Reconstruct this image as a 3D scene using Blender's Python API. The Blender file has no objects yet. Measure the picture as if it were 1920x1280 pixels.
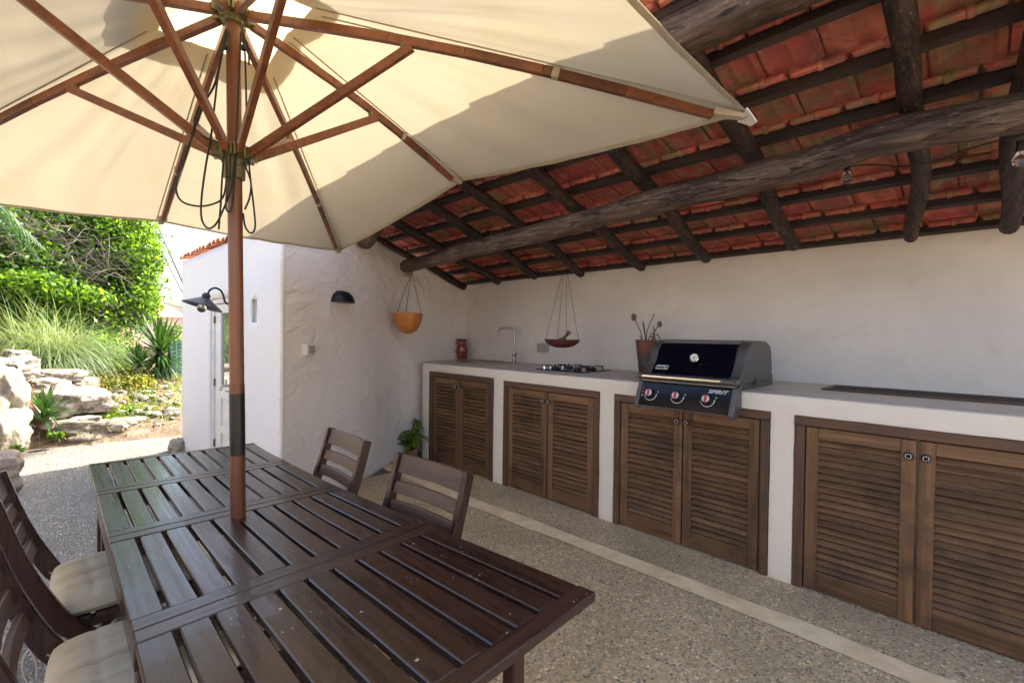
import bpy, math, random
import numpy as np
from mathutils import Vector, Matrix, noise as mnoise
R = math.radians
random.seed(7); rng = np.random.default_rng(7)
scene = bpy.context.scene
COL = scene.collection

# ------------------------------------------------------------------ camera, sky, sun
CAM = Vector((4.4229, -2.9545, 1.3847)); YAW, PITCH, ROLL, FPX = -0.7932, -0.0140, 0.0119, 874.35
_f = Vector((math.sin(YAW)*math.cos(PITCH), math.cos(YAW)*math.cos(PITCH), math.sin(PITCH)))
_r = Vector((math.cos(YAW), -math.sin(YAW), 0)); _u = _r.cross(_f)
_c, _s = math.cos(ROLL), math.sin(ROLL)
CR, CU = _c*_r + _s*_u, -_s*_r + _c*_u
cam = bpy.data.cameras.new('camera'); camo = bpy.data.objects.new('camera', cam); COL.objects.link(camo)
cam.sensor_width = 36; cam.lens = FPX/1920*36; cam.clip_end = 3000; cam.clip_start = 0.02
m = Matrix((CR, CU, -_f)).transposed().to_4x4(); m.translation = CAM; camo.matrix_world = m
scene.camera = camo

SUN_DIR = Vector((-0.13, 0.90, 1.0)).normalized()           # towards the sun
sun_el = math.asin(SUN_DIR.z); sun_az = math.atan2(SUN_DIR.x, SUN_DIR.y)
world = bpy.data.worlds.new('World'); scene.world = world; world.use_nodes = True
wn = world.node_tree.nodes; wl = world.node_tree.links
sky = wn.new('ShaderNodeTexSky'); sky.sky_type = 'NISHITA'; sky.sun_disc = False
sky.sun_elevation = sun_el; sky.sun_rotation = sun_az; sky.air_density = 1.0; sky.dust_density = 5.0; sky.ozone_density = .3
wl.new(sky.outputs[0], wn['Background'].inputs[0]); wn['Background'].inputs[1].default_value = 0.15
sl = bpy.data.lights.new('sun', 'SUN'); sl.energy = 4.4; sl.angle = R(0.5); sl.color = (1, .94, .83)
so = bpy.data.objects.new('sun', sl); COL.objects.link(so); so.rotation_euler = SUN_DIR.to_track_quat('Z', 'Y').to_euler()
scene.view_settings.view_transform = 'Standard'; scene.view_settings.look = 'None'
scene.view_settings.gamma = 1; scene.view_settings.exposure = 2.24; scene.view_settings.use_curve_mapping = False
scene.render.engine = 'CYCLES'; scene.cycles.max_bounces = 10; scene.cycles.diffuse_bounces = 5
scene.cycles.transparent_max_bounces = 12

def ray(u, v): return _f + CR*((u-960)/FPX) + CU*((640-v)/FPX)
def at(u, v, x=None, y=None, z=None):                       # a photo pixel on a chosen world plane
    d = ray(u, v)
    if x is not None: t = (x-CAM.x)/d.x
    elif y is not None: t = (y-CAM.y)/d.y
    else: t = (z-CAM.z)/d.z
    return CAM + d*t

# ------------------------------------------------------------------ helpers: objects
def tag(o, label=None, cat=None, group=None, kind=None):
    if label: o['label'] = label
    if cat: o['category'] = cat
    if group: o['group'] = group
    if kind: o['kind'] = kind
    return o
def thing(name, label, cat, loc=(0, 0, 0), rotz=0, group=None):
    o = bpy.data.objects.new(name, None); o.empty_display_size = .1; COL.objects.link(o)
    o.location = loc; o.rotation_euler = (0, 0, rotz); o['W'] = list(loc)
    return tag(o, label, cat, group)
def copy_tree(o, parent=None):
    c = o.copy(); COL.objects.link(c); c.parent = parent
    for ch in list(o.children): copy_tree(ch, c)
    return c
class MB:
    def __init__(s): s.v = []; s.f = []; s.m = []
    def add(s, vs, fs, mi=0):
        b = len(s.v); s.v.extend([tuple(p) for p in vs]); s.f.extend([tuple(b+i for i in f) for f in fs]); s.m.extend([mi]*len(fs)); return s
    def box(s, a, b, mi=0, M=None):
        x0, y0, z0 = a; x1, y1, z1 = b
        vs = [Vector(p) for p in ((x0,y0,z0),(x1,y0,z0),(x1,y1,z0),(x0,y1,z0),(x0,y0,z1),(x1,y0,z1),(x1,y1,z1),(x0,y1,z1))]
        if M: vs = [M @ p for p in vs]
        return s.add(vs, [(0,3,2,1),(4,5,6,7),(0,1,5,4),(1,2,6,5),(2,3,7,6),(3,0,4,7)], mi)
    def bar(s, p, q, w, h, up=(0,0,1), mi=0, w2=None, h2=None):   # rectangular bar from p to q
        p, q = Vector(p), Vector(q); d = (q-p).normalized(); up = Vector(up); sx = d.cross(up).normalized(); sy = sx.cross(d)
        w2 = w if w2 is None else w2; h2 = h if h2 is None else h2
        vs = [c + sx*a*ww/2 + sy*b*hh/2 for c, ww, hh in ((p, w, h), (q, w2, h2)) for a, b in ((-1,-1),(1,-1),(1,1),(-1,1))]
        return s.add(vs, [(0,1,2,3),(7,6,5,4),(0,4,5,1),(1,5,6,2),(2,6,7,3),(3,7,4,0)], mi)
    def tube(s, pts, rad, n=8, caps=True, mi=0, wob=0.0, seed=0, closed=False):
        pts = [Vector(p) for p in pts]; k = len(pts)
        rad = [rad]*k if not hasattr(rad, '__len__') else rad
        t0 = (pts[1]-pts[0]).normalized(); nrm = t0.orthogonal().normalized(); vs = []; prev = t0
        for i, p in enumerate(pts):
            a = pts[max(i-1, 0)]; b = pts[min(i+1, k-1)]
            if closed: a = pts[(i-1) % k]; b = pts[(i+1) % k]
            t = (b-a).normalized(); q = prev.rotation_difference(t); nrm = (q @ nrm).normalized(); prev = t; bn = t.cross(nrm)
            for j in range(n):
                an = 2*math.pi*j/n; r = rad[i]
                if wob: q3 = Vector((math.cos(an)*1.3+seed*7.1, math.sin(an)*1.3, i*.35+seed)); r *= 1 + wob*(mnoise.noise(q3) + .7*mnoise.noise(Vector((q3.x*2.6, q3.y*2.6, i*.22))))
                vs.append(p + (nrm*math.cos(an) + bn*math.sin(an))*r)
        fs = [(i*n+j, i*n+(j+1) % n, (i+1)*n+(j+1) % n, (i+1)*n+j) for i in range(k-1) for j in range(n)]
        if closed: fs += [((k-1)*n+j, (k-1)*n+(j+1) % n, (j+1) % n, j) for j in range(n)]
        elif caps: fs += [tuple(range(n-1, -1, -1)), tuple((k-1)*n+j for j in range(n))]
        return s.add(vs, fs, mi)
    def lathe(s, prof, c=(0,0,0), n=24, mi=0, M=None):            # prof: (radius, z)
        c = Vector(c); vs = []
        for r, z in prof:
            for j in range(n):
                a = 2*math.pi*j/n; p = Vector((r*math.cos(a), r*math.sin(a), z)); vs.append((M @ p if M else p) + c)
        k = len(prof); fs = [(i*n+j, i*n+(j+1) % n, (i+1)*n+(j+1) % n, (i+1)*n+j) for i in range(k-1) for j in range(n)]
        if prof[0][0] > 1e-5: fs.append(tuple(range(n-1, -1, -1)))
        if prof[-1][0] > 1e-5: fs.append(tuple((k-1)*n+j for j in range(n)))
        return s.add(vs, fs, mi)
    def prism(s, poly, axis, a, b, mi=0, M=None):                 # poly of 2D points extruded along an axis
        def P(p, t): return Vector({'x': (t, p[0], p[1]), 'y': (p[0], t, p[1]), 'z': (p[0], p[1], t)}[axis])
        n = len(poly); vs = [P(p, a) for p in poly] + [P(p, b) for p in poly]
        if M: vs = [M @ p for p in vs]
        fs = [tuple(range(n-1, -1, -1)), tuple(range(n, 2*n))] + [(i, (i+1) % n, n+(i+1) % n, n+i) for i in range(n)]
        return s.add(vs, fs, mi)
    def sphere(s, c, r, n=10, k=7, sc=(1,1,1), mi=0):
        c = Vector(c); prof = [(math.sin(math.pi*i/k), -math.cos(math.pi*i/k)) for i in range(k+1)]
        vs = []
        for rr, z in prof:
            for j in range(n):
                a = 2*math.pi*j/n; vs.append(c + Vector((rr*math.cos(a)*r*sc[0], rr*math.sin(a)*r*sc[1], z*r*sc[2])))
        return s.add(vs, [(i*n+j, i*n+(j+1) % n, (i+1)*n+(j+1) % n, (i+1)*n+j) for i in range(k) for j in range(n)], mi)
    def build(s, name, mats, parent=None, smooth=False, bevel=0, origin=None, seg=1, angle=35):
        me = bpy.data.meshes.new(name); root = parent
        while root is not None and root.parent is not None: root = root.parent
        off = Vector(root['W']) if (root is not None and 'W' in root) else (Vector(origin) if origin is not None else Vector((0,0,0)))
        me.from_pydata([tuple(Vector(p)-off) for p in s.v], [], s.f)
        mats = mats if isinstance(mats, (list, tuple)) else [mats]
        for mm in mats: me.materials.append(mm)
        me.polygons.foreach_set('material_index', s.m)
        import bmesh
        bm = bmesh.new(); bm.from_mesh(me); bmesh.ops.recalc_face_normals(bm, faces=bm.faces); bm.to_mesh(me); bm.free()
        if smooth:
            me.polygons.foreach_set('use_smooth', [True]*len(me.polygons))
            try: me.set_sharp_from_angle(angle=R(angle))
            except Exception: pass
        o = bpy.data.objects.new(name, me); COL.objects.link(o)
        if parent is not None: o.parent = parent
        elif origin is not None: o.location = origin
        if bevel:
            b = o.modifiers.new('bevel', 'BEVEL'); b.width = bevel; b.segments = seg; b.limit_method = 'ANGLE'; b.angle_limit = R(40)
        return o
def quads(name, V, mat, parent=None, origin=None, npoly=4, smooth=False):    # V: (n, npoly, 3) loose faces
    V = np.asarray(V, dtype=np.float32); n = len(V); root = parent
    while root is not None and root.parent is not None: root = root.parent
    off = np.array(root['W']) if (root is not None and 'W' in root) else (np.array(origin) if origin is not None else np.zeros(3))
    V = V - off
    me = bpy.data.meshes.new(name); me.vertices.add(n*npoly); me.vertices.foreach_set('co', V.reshape(-1).astype(np.float32))
    me.loops.add(n*npoly); me.loops.foreach_set('vertex_index', np.arange(n*npoly, dtype=np.int32))
    me.polygons.add(n); me.polygons.foreach_set('loop_start', np.arange(0, n*npoly, npoly, dtype=np.int32))
    me.polygons.foreach_set('loop_total', np.full(n, npoly, dtype=np.int32)); me.update(calc_edges=True); me.validate()
    me.materials.append(mat); o = bpy.data.objects.new(name, me); COL.objects.link(o)
    if parent is not None: o.parent = parent
    elif origin is not None: o.location = origin
    return o

# ------------------------------------------------------------------ helpers: materials
class NT:
    def __init__(s, name):
        s.mat = bpy.data.materials.new(name); s.mat.use_nodes = True; s.t = s.mat.node_tree; s.n = s.t.nodes; s.l = s.t.links
        s.b = s.n['Principled BSDF']; s.out = s.n['Material Output']; s.tc = s.n.new('ShaderNodeTexCoord')
    def mapc(s, scale=(1,1,1), rot=(0,0,0), src='Object', loc=(0,0,0)):
        mp = s.n.new('ShaderNodeMapping'); mp.inputs['Scale'].default_value = scale; mp.inputs['Rotation'].default_value = rot
        mp.inputs['Location'].default_value = loc
        s.l.new(s.tc.outputs[src], mp.inputs[0]); return mp.outputs[0]
    def noise(s, vec, scale=5, detail=4, rough=.5, dist=0):
        x = s.n.new('ShaderNodeTexNoise'); x.inputs['Scale'].default_value = scale; x.inputs['Detail'].default_value = detail
        x.inputs['Roughness'].default_value = rough; x.inputs['Distortion'].default_value = dist
        if vec is not None: s.l.new(vec, x.inputs['Vector'])
        return x.outputs[0]
    def vor(s, vec, scale=5, feat='F1', rnd=1, out='Distance'):
        x = s.n.new('ShaderNodeTexVoronoi'); x.feature = feat; x.inputs['Scale'].default_value = scale; x.inputs['Randomness'].default_value = rnd
        if vec is not None: s.l.new(vec, x.inputs['Vector'])
        return x.outputs[out]
    def ramp(s, fac, stops, interp='LINEAR'):
        x = s.n.new('ShaderNodeValToRGB'); cr = x.color_ramp; cr.interpolation = interp
        while len(cr.elements) < len(stops): cr.elements.new(.5)
        for e, (p, c) in zip(cr.elements, stops):
            e.position = p; e.color = (c, c, c, 1) if not hasattr(c, '__len__') else tuple(c) + (1,)
        s.l.new(fac, x.inputs[0]); return x.outputs[0]
    def mix(s, fac, a, b, mode='MIX'):
        x = s.n.new('ShaderNodeMix'); x.data_type = 'RGBA'; x.blend_type = mode
        for ix, val in ((0, fac), (6, a), (7, b)):
            sock = x.inputs[ix]
            if hasattr(val, 'links'): s.l.new(val, sock)
            elif hasattr(val, '__len__'): sock.default_value = tuple(val) + (1,)
            else: sock.default_value = val if ix == 0 else (val, val, val, 1)
        return x.outputs[2]
    def math(s, op, a, b=0):
        x = s.n.new('ShaderNodeMath'); x.operation = op
        for sock, val in ((x.inputs[0], a), (x.inputs[1], b)):
            if hasattr(val, 'links'): s.l.new(val, sock)
            else: sock.default_value = val
        return x.outputs[0]
    def island(s): return s.n.new('ShaderNodeNewGeometry').outputs['Random Per Island']
    def objrand(s): return s.n.new('ShaderNodeObjectInfo').outputs['Random']
    def bump(s, h, strength=.5, dist=.01, normal=None):
        x = s.n.new('ShaderNodeBump'); x.inputs['Strength'].default_value = strength; x.inputs['Distance'].default_value = dist
        s.l.new(h, x.inputs['Height'])
        if normal is not None: s.l.new(normal, x.inputs['Normal'])
        return x.outputs[0]
    def set(s, color=None, rough=None, normal=None, metal=None, coat=None, spec=None, alpha=None):
        for key, val in (('Base Color', color), ('Roughness', rough), ('Normal', normal), ('Metallic', metal), ('Coat Weight', coat), ('Specular IOR Level', spec), ('Alpha', alpha)):
            if val is None: continue
            if hasattr(val, 'links'): s.l.new(val, s.b.inputs[key])
            elif hasattr(val, '__len__'): s.b.inputs[key].default_value = tuple(val) + (1,)
            else: s.b.inputs[key].default_value = val
        return s.mat
def plain(name, c, rough=.5, metal=0, coat=0, vary=.12, scale=8, bump=0):
    t = NT(name); v = t.mapc(); nz = t.noise(v, scale, 5, .6)
    dark = tuple(x*(1-vary) for x in c); light = tuple(min(1, x*(1+vary)) for x in c)
    t.set(t.ramp(nz, [(.3, dark), (.7, light)]), rough, metal=metal, coat=coat)
    if bump: t.set(normal=t.bump(t.noise(v, scale*6, 4), .4, bump))
    return t.mat
def wood(name, c1, c2, axis='x', rough=.5, coat=0, speck=0, fine=60, island=True, bump=.0015, wear=None, var=1.0):
    t = NT(name); st = {'x': (.035, 1, 1), 'y': (1, .035, 1), 'z': (1, 1, .035)}[axis]
    v = t.mapc(st); isl = t.island()
    add = t.n.new('ShaderNodeVectorMath'); add.operation = 'ADD'; t.l.new(v, add.inputs[0])
    cmb = t.n.new('ShaderNodeCombineXYZ'); mul = t.math('MULTIPLY', isl, 37.0)
    for i in range(3): t.l.new(mul, cmb.inputs[i])
    t.l.new(cmb.outputs[0], add.inputs[1]); v = add.outputs[0]
    g = t.noise(v, fine, 5, .65, .4); g2 = t.noise(v, fine/5, 3, .5, 1.0)
    f = t.math('ADD', t.math('MULTIPLY', g, .55), t.math('MULTIPLY', g2, .45))
    col = t.ramp(f, [(.34, c1), (.62, c2)])
    if island: col = t.mix(1.0, col, t.ramp(isl, [(0, 1-.38*var), (.5, 1-.05*var), (1, 1+.3*var)]), 'MULTIPLY')
    if wear:
        vv = t.mapc(); col = t.mix(t.ramp(t.noise(vv, 3.2, 7, .72), [(.50, 0.0), (.66, .8)]), col, wear)
    r = t.ramp(g, [(.3, max(rough-.1, .05)), (.7, min(rough+.12, 1))])
    if speck:
        vv = t.mapc(); d = t.vor(vv, 26); big = t.noise(vv, 5, 3)
        sp = t.math('MULTIPLY', t.math('LESS_THAN', d, .12), t.math('GREATER_THAN', big, .66)); 
        sp2 = t.math('MULTIPLY', t.math('LESS_THAN', t.vor(vv, 60), .14), t.math('GREATER_THAN', t.noise(vv, 9, 3), .62))
        sp = t.math('MAXIMUM', sp, sp2); sp = t.math('MULTIPLY', sp, t.math('GREATER_THAN', t.noise(vv, 200, 2), .45))
        col = t.mix(sp, col, (.45, .40, .33)); dust = t.ramp(t.noise(vv, 14, 8, .75), [(.48, 0.0), (.8, speck)])
        col = t.mix(dust, col, (.20, .17, .14))
    return t.set(col, r, t.bump(f, .5, bump), coat=coat)

M = {}
# plaster
def plaster(name, c, trowel=0, stain=.25, rough=.9):
    t = NT(name); v = t.mapc(src='Object'); big = t.noise(v, 1.3, 5, .6, .3)
    col = t.ramp(big, [(.3, tuple(x*(1-.10*stain*4/1.6) for x in c)), (.65, c)])
    col = t.mix(t.ramp(t.noise(v, 6, 6, .7), [(.55, 0.0), (.78, stain)]), col, tuple(x*y for x, y in zip(c, (.74, .68, .60))))
    fine = t.noise(v, 90, 4, .6); mid = t.noise(v, 9, 4, .55)
    h = t.math('ADD', t.math('MULTIPLY', fine, .10), t.math('MULTIPLY', mid, .5))
    nb = t.bump(h, .5, .010)
    if trowel:
        def strokes(loc, rot, sc, lo, hi, dist):
            a = t.noise(t.mapc(scale=(.62, .62, 1), rot=rot, loc=loc), sc, 2, .5, dist); e = t.ramp(a, [(lo-.03, 0.0), (hi+.01, 1.0), (min(hi+.16, .99), .1)], 'EASE'); return e
        k1 = strokes((0, 0, 0), (0, 0, 0), 3.4, .50, .55, 1.0); k2 = strokes((4, 2, 7), (0, 0, .2), 5.0, .52, .57, 1.2); k3 = strokes((9, 5, 1), (0, .3, 0), 8.0, .5, .57, .8)
        hh = t.math('ADD', t.math('ADD', k1, t.math('MULTIPLY', k2, .8)), t.math('MULTIPLY', k3, .5)); nb = t.bump(hh, .42, .009*trowel, nb)
    return t.set(col, rough, nb, spec=.25)
M['wall'] = plaster('plaster_back', (.80, .72, .635), 0, .6)
M['stucco'] = plaster('plaster_trowelled', (.86, .79, .74), 1.15, .12)
M['white'] = plaster('limewash', (.80, .78, .75), 0, .08)
M['counter'] = plaster('counter_plaster', (.83, .745, .625), 0, .26)
t = NT('cement_top'); v = t.mapc()
M['cement'] = t.set(t.ramp(t.noise(v, 5, 8, .7), [(.3, (.54, .465, .37)), (.55, (.66, .575, .47)), (.75, (.74, .65, .54))]), .55, t.bump(t.noise(v, 60, 5, .6), .3, .002))
# pebble floor
def pebbles(name, sc, cols, grout, bump=.006):
    t = NT(name); v0 = t.mapc(); warp = t.n.new('ShaderNodeTexNoise'); warp.inputs['Scale'].default_value = 30; warp.inputs['Detail'].default_value = 2; t.l.new(v0, warp.inputs['Vector'])
    sub = t.n.new('ShaderNodeVectorMath'); sub.operation = 'MULTIPLY_ADD'; t.l.new(warp.outputs['Color'], sub.inputs[0]); sub.inputs[1].default_value = (.022,)*3; t.l.new(v0, sub.inputs[2])
    v = sub.outputs[0]
    vo = t.n.new('ShaderNodeTexVoronoi'); vo.inputs['Scale'].default_value = sc; t.l.new(v, vo.inputs['Vector'])
    sep = t.n.new('ShaderNodeSeparateColor'); t.l.new(vo.outputs['Color'], sep.inputs[0])
    k = len(cols); col = t.ramp(sep.outputs[0], [((i+.5)/k, c) for i, c in enumerate(cols)])
    col = t.mix(1.0, col, t.ramp(sep.outputs[1], [(0, .62), (1, 1.45)]), 'MULTIPLY')
    edge = t.n.new('ShaderNodeTexVoronoi'); edge.feature = 'DISTANCE_TO_EDGE'; edge.inputs['Scale'].default_value = sc; t.l.new(v, edge.inputs['Vector'])
    e = t.ramp(edge.outputs['Distance'], [(.02, 0.0), (.22, 1.0)], 'EASE')
    big = t.ramp(t.noise(v0, 1.6, 5, .6), [(.3, .78), (.7, 1.12)])
    col = t.mix(e, grout, col); col = t.mix(1.0, col, big, 'MULTIPLY')
    h = t.math('ADD', e, t.math('MULTIPLY', sep.outputs[2], .8))
    return t.set(col, t.ramp(sep.outputs[1], [(0, .45), (1, .8)]), t.bump(h, 1.0, bump))
M['floor'] = pebbles('aggregate', 78, [(.52,.36,.17), (.72,.54,.29), (.38,.30,.20), (.84,.67,.42), (.66,.43,.18), (.50,.41,.27), (.90,.76,.52), (.20,.18,.17)], (.74,.58,.36), .004)
M['gravel'] = pebbles('grey_gravel', 62, [(.23,.21,.185), (.34,.31,.27), (.16,.15,.14), (.42,.38,.34), (.27,.24,.19), (.20,.20,.20), (.38,.34,.29)], (.17,.155,.13), .008)
t = NT('cream_cement'); v = t.mapc()
M['strip'] = t.set(t.ramp(t.noise(v, 6, 8, .7), [(.3, (.70,.53,.31)), (.6, (.93,.75,.47)), (.8, (.96,.82,.58))]), .8, t.bump(t.noise(v, 70, 5, .6), .5, .003))
# woods
M['lx'] = wood('louver_wood', (.060,.028,.013), (.235,.118,.052), 'x', .5, 0, 0, 60, var=.45, wear=(.050,.030,.019))
M['lz'] = wood('louver_wood_upright', (.060,.028,.014), (.225,.112,.050), 'z', .5, 0, 0, 60, var=.5, wear=(.052,.031,.020))
M['fx'] = wood('frame_wood', (.040,.020,.013), (.135,.068,.036), 'x', .55, 0, 0, 60, wear=(.060,.042,.030))
M['fz'] = wood('frame_wood_upright', (.040,.020,.013), (.130,.065,.035), 'z', .55, 0, 0, 60, wear=(.058,.040,.029))
M['tx'] = wood('table_wood', (.010,.0048,.0035), (.042,.0175,.011), 'x', .29, .15, .08, 50)
M['ty'] = wood('table_wood_cross', (.012,.006,.0045), (.046,.020,.013), 'y', .31, .12, .07, 50)
M['tz'] = wood('table_wood_upright', (.018,.007,.005), (.055,.021,.014), 'z', .36, .15, 0, 50)
M['cx'] = wood('chair_wood_sheen', (.040,.022,.016), (.105,.062,.045), 'x', .42, .1, 0, 50)  # sky sheen on the slats put into the colour as lighter grey-brown
M['cz'] = wood('chair_wood_upright', (.015,.006,.005), (.050,.019,.013), 'z', .32, .15, 0, 50)
M['uw'] = wood('parasol_wood', (.11,.034,.012), (.27,.095,.036), 'z', .38, .2, 0, 45, bump=.0006)
M['ux'] = wood('parasol_wood_rib', (.095,.030,.012), (.245,.085,.033), 'x', .42, .15, 0, 45, bump=.0006)
# bark logs
def logmat(name, c1, c2, c3, axis):
    t = NT(name); st = {'x': (.09, 1, 1), 'y': (1, .09, 1)}[axis]; st2 = {'x': (.22, 1, 1), 'y': (1, .22, 1)}[axis]; v = t.mapc(st); v2 = t.mapc(st2); v0 = t.mapc()
    g = t.noise(v, 42, 8, .72, .6); pt_ = t.noise(v2, 9, 6, .7, .8)
    col = t.ramp(t.math('ADD', t.math('MULTIPLY', g, .6), t.math('MULTIPLY', pt_, .4)), [(.36, c1), (.52, c2), (.64, c3)])
    crack = t.ramp(t.math('ABSOLUTE', t.math('SUBTRACT', t.noise(v, 15, 4, .6, .7), .5)), [(.0, 1.0), (.016, 0.0)])
    col = t.mix(t.math('MULTIPLY', crack, .85), col, (.008, .006, .005))
    kn = t.n.new('ShaderNodeTexVoronoi'); kn.inputs['Scale'].default_value = 4.2; t.l.new(v2, kn.inputs['Vector']); knot = t.ramp(kn.outputs['Distance'], [(.06, 1.0), (.13, 0.0)])
    col = t.mix(t.math('MULTIPLY', knot, .8), col, tuple(x*.5 for x in c1))
    col = t.mix(t.ramp(t.noise(v0, 1.8, 5, .65), [(.45, 0.0), (.68, .75)]), col, tuple(x*.5 for x in c1))
    fl = t.math('MULTIPLY', t.math('GREATER_THAN', t.noise(t.mapc(tuple(x**.5 for x in st)), 75, 3, .5), .655), t.math('GREATER_THAN', t.noise(v0, 3.5, 4), .50))
    col = t.mix(t.math('MULTIPLY', fl, .35), col, (.34, .25, .19))
    h = t.math('SUBTRACT', t.math('ADD', g, t.math('MULTIPLY', pt_, .7)), t.math('ADD', t.math('MULTIPLY', crack, .8), t.math('MULTIPLY', knot, .5)))
    return t.set(col, t.ramp(g, [(.3, .65), (.7, .42)]), t.bump(h, .8, .009), spec=.35)
M['beam'] = logmat('weathered_log', (.038,.022,.016), (.125,.076,.054), (.26,.172,.125), 'x')
M['rafter'] = logmat('dark_pole', (.018,.011,.009), (.050,.029,.022), (.095,.058,.042), 'y')
M['batten'] = wood('batten_wood', (.014,.009,.008), (.055,.033,.026), 'x', .65, 0, 0, 40)
# terracotta tiles seen from below
t = NT('roof_terracotta'); v = t.mapc(); isl = t.island()
col = t.ramp(isl, [(0, (.36,.080,.068)), (.3, (.50,.110,.085)), (.55, (.42,.095,.080)), (.8, (.57,.175,.105)), (1, (.32,.085,.075))])
pat = t.noise(v, 9, 8, .7); col = t.mix(t.ramp(pat, [(.44, 0.0), (.66, .75)]), col, (.17, .060, .052))
chalk = t.noise(v, 16, 7, .7, .6); col = t.mix(t.ramp(chalk, [(.54, 0.0), (.72, .65)]), col, (.52, .36, .29))
mossm = t.math('MULTIPLY', t.ramp(t.noise(v, 1.7, 3, .6), [(.47, 0.0), (.56, 1.0)]), t.ramp(t.noise(v, 11, 7, .75), [(.42, 0.0), (.58, .85)]))
col = t.mix(mossm, col, t.ramp(t.noise(v, 30, 4), [(.35, (.14, .15, .05)), (.65, (.26, .23, .13))]))
M['tile'] = t.set(col, .75, t.bump(t.noise(v, 50, 6, .7), .6, .004), spec=.35)
M['tiletop'] = plain('tile_outdoor', (.48,.19,.09), .85, 0, 0, .4, 12, .003)
# canvas
t = NT('canvas'); v = t.mapc(); st = t.ramp(t.noise(v, 2.6, 6, .7), [(.45, 0.0), (.75, .55)])
wr = t.math('ADD', t.noise(t.mapc((1, 4, 1), (0, 0, .5)), 1.6, 3, .45, .5), t.math('MULTIPLY', t.noise(v, 5, 3), .2))
nb = t.bump(wr, .30, .010)
cd = t.mix(st, (.66, .58, .44), (.58, .50, .33)); ct = t.mix(st, (.255, .218, .150), (.225, .182, .098))
d1 = t.n.new('ShaderNodeBsdfDiffuse'); t1 = t.n.new('ShaderNodeBsdfTranslucent'); mx = t.n.new('ShaderNodeMixShader'); mx.inputs[0].default_value = .40
t.l.new(cd, d1.inputs[0]); t.l.new(ct, t1.inputs[0]); t.l.new(nb, d1.inputs['Normal']); t.l.new(nb, t1.inputs['Normal'])
t.l.new(d1.outputs[0], mx.inputs[1]); t.l.new(t1.outputs[0], mx.inputs[2]); t.l.new(mx.outputs[0], t.out.inputs[0]); M['canvas'] = t.mat
M['vent'] = t.mat.copy(); M['vent'].name = 'brightened_canvas'  # vent copy of the canvas, brightened to soften the shadow around the hub
for nd in M['vent'].node_tree.nodes:
    if nd.type == 'MIX_SHADER': nd.inputs[0].default_value = .60
    if nd.type == 'MIX' and tuple(round(x, 3) for x in nd.inputs[6].default_value)[:3] == (.255, .218, .15): nd.inputs[6].default_value = (.42, .35, .225, 1); nd.inputs[7].default_value = (.37, .29, .15, 1)
t = NT('cushion_cloth'); v = t.mapc()
M['cushion'] = t.set(t.ramp(t.noise(v, 12, 5), [(.3, (.46,.41,.31)), (.7, (.56,.50,.39))]), .9, t.bump(t.noise(v, 500, 2), .25, .001))
# leaves
def leafmat(name, cols, trans=.45, rough=.45, nscale=1.2):
    t = NT(name); isl = t.island(); f = t.math('ADD', t.math('MULTIPLY', isl, .7), t.math('MULTIPLY', t.noise(t.mapc(), nscale, 3), .3))
    k = len(cols); col = t.ramp(f, [(.08+.84*i/(k-1), c) for i, c in enumerate(cols)])
    t.set(col, rough, spec=.3); tr = t.n.new('ShaderNodeBsdfTranslucent'); mx = t.n.new('ShaderNodeMixShader'); mx.inputs[0].default_value = trans
    br = t.mix(1.0, col, (1.9, 1.7, .9), 'MULTIPLY'); t.l.new(br, tr.inputs[0]); t.l.new(t.b.outputs[0], mx.inputs[1]); t.l.new(tr.outputs[0], mx.inputs[2]); t.l.new(mx.outputs[0], t.out.inputs[0])
    return t.mat
M['leaf'] = leafmat('vine_leaf', [(.020,.055,.010), (.06,.14,.018), (.12,.23,.025), (.20,.32,.04)], .5)
M['leafdark'] = leafmat('dark_leaf', [(.010,.030,.010), (.025,.065,.018), (.05,.11,.025)], .35)
M['leafmid'] = leafmat('mid_leaf', [(.018,.045,.010), (.04,.10,.018), (.085,.17,.025), (.15,.25,.035)], .45)
M['leafyel'] = leafmat('yellow_leaf', [(.12,.17,.03), (.24,.28,.05), (.36,.34,.08), (.30,.22,.08)], .4)
M['palmleaf'] = leafmat('sword_leaf', [(.012,.040,.010), (.028,.075,.016), (.06,.125,.026)], .22, .35)
M['pampas'] = leafmat('pampas_blade', [(.07,.13,.035), (.14,.22,.08), (.26,.32,.19), (.05,.10,.02)], .35, .5)
M['straw'] = leafmat('dry_blade', [(.22,.14,.07), (.36,.26,.14), (.46,.36,.22)], .3, .7)
M['bluegrass'] = leafmat('blue_grass', [(.04,.085,.05), (.08,.14,.09), (.13,.20,.12)], .3)
M['fern'] = leafmat('fern_leaf', [(.05,.11,.015), (.13,.22,.025), (.24,.29,.045)], .4)
M['redplant'] = leafmat('russet_leaf', [(.16,.07,.05), (.26,.13,.09), (.20,.14,.06)], .3)
M['bark'] = plain('bark', (.17,.13,.10), .9, 0, 0, .4, 14, .01)
M['twig'] = plain('pale_twig', (.20,.165,.13), .9, 0, 0, .3, 10, 0)
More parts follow.
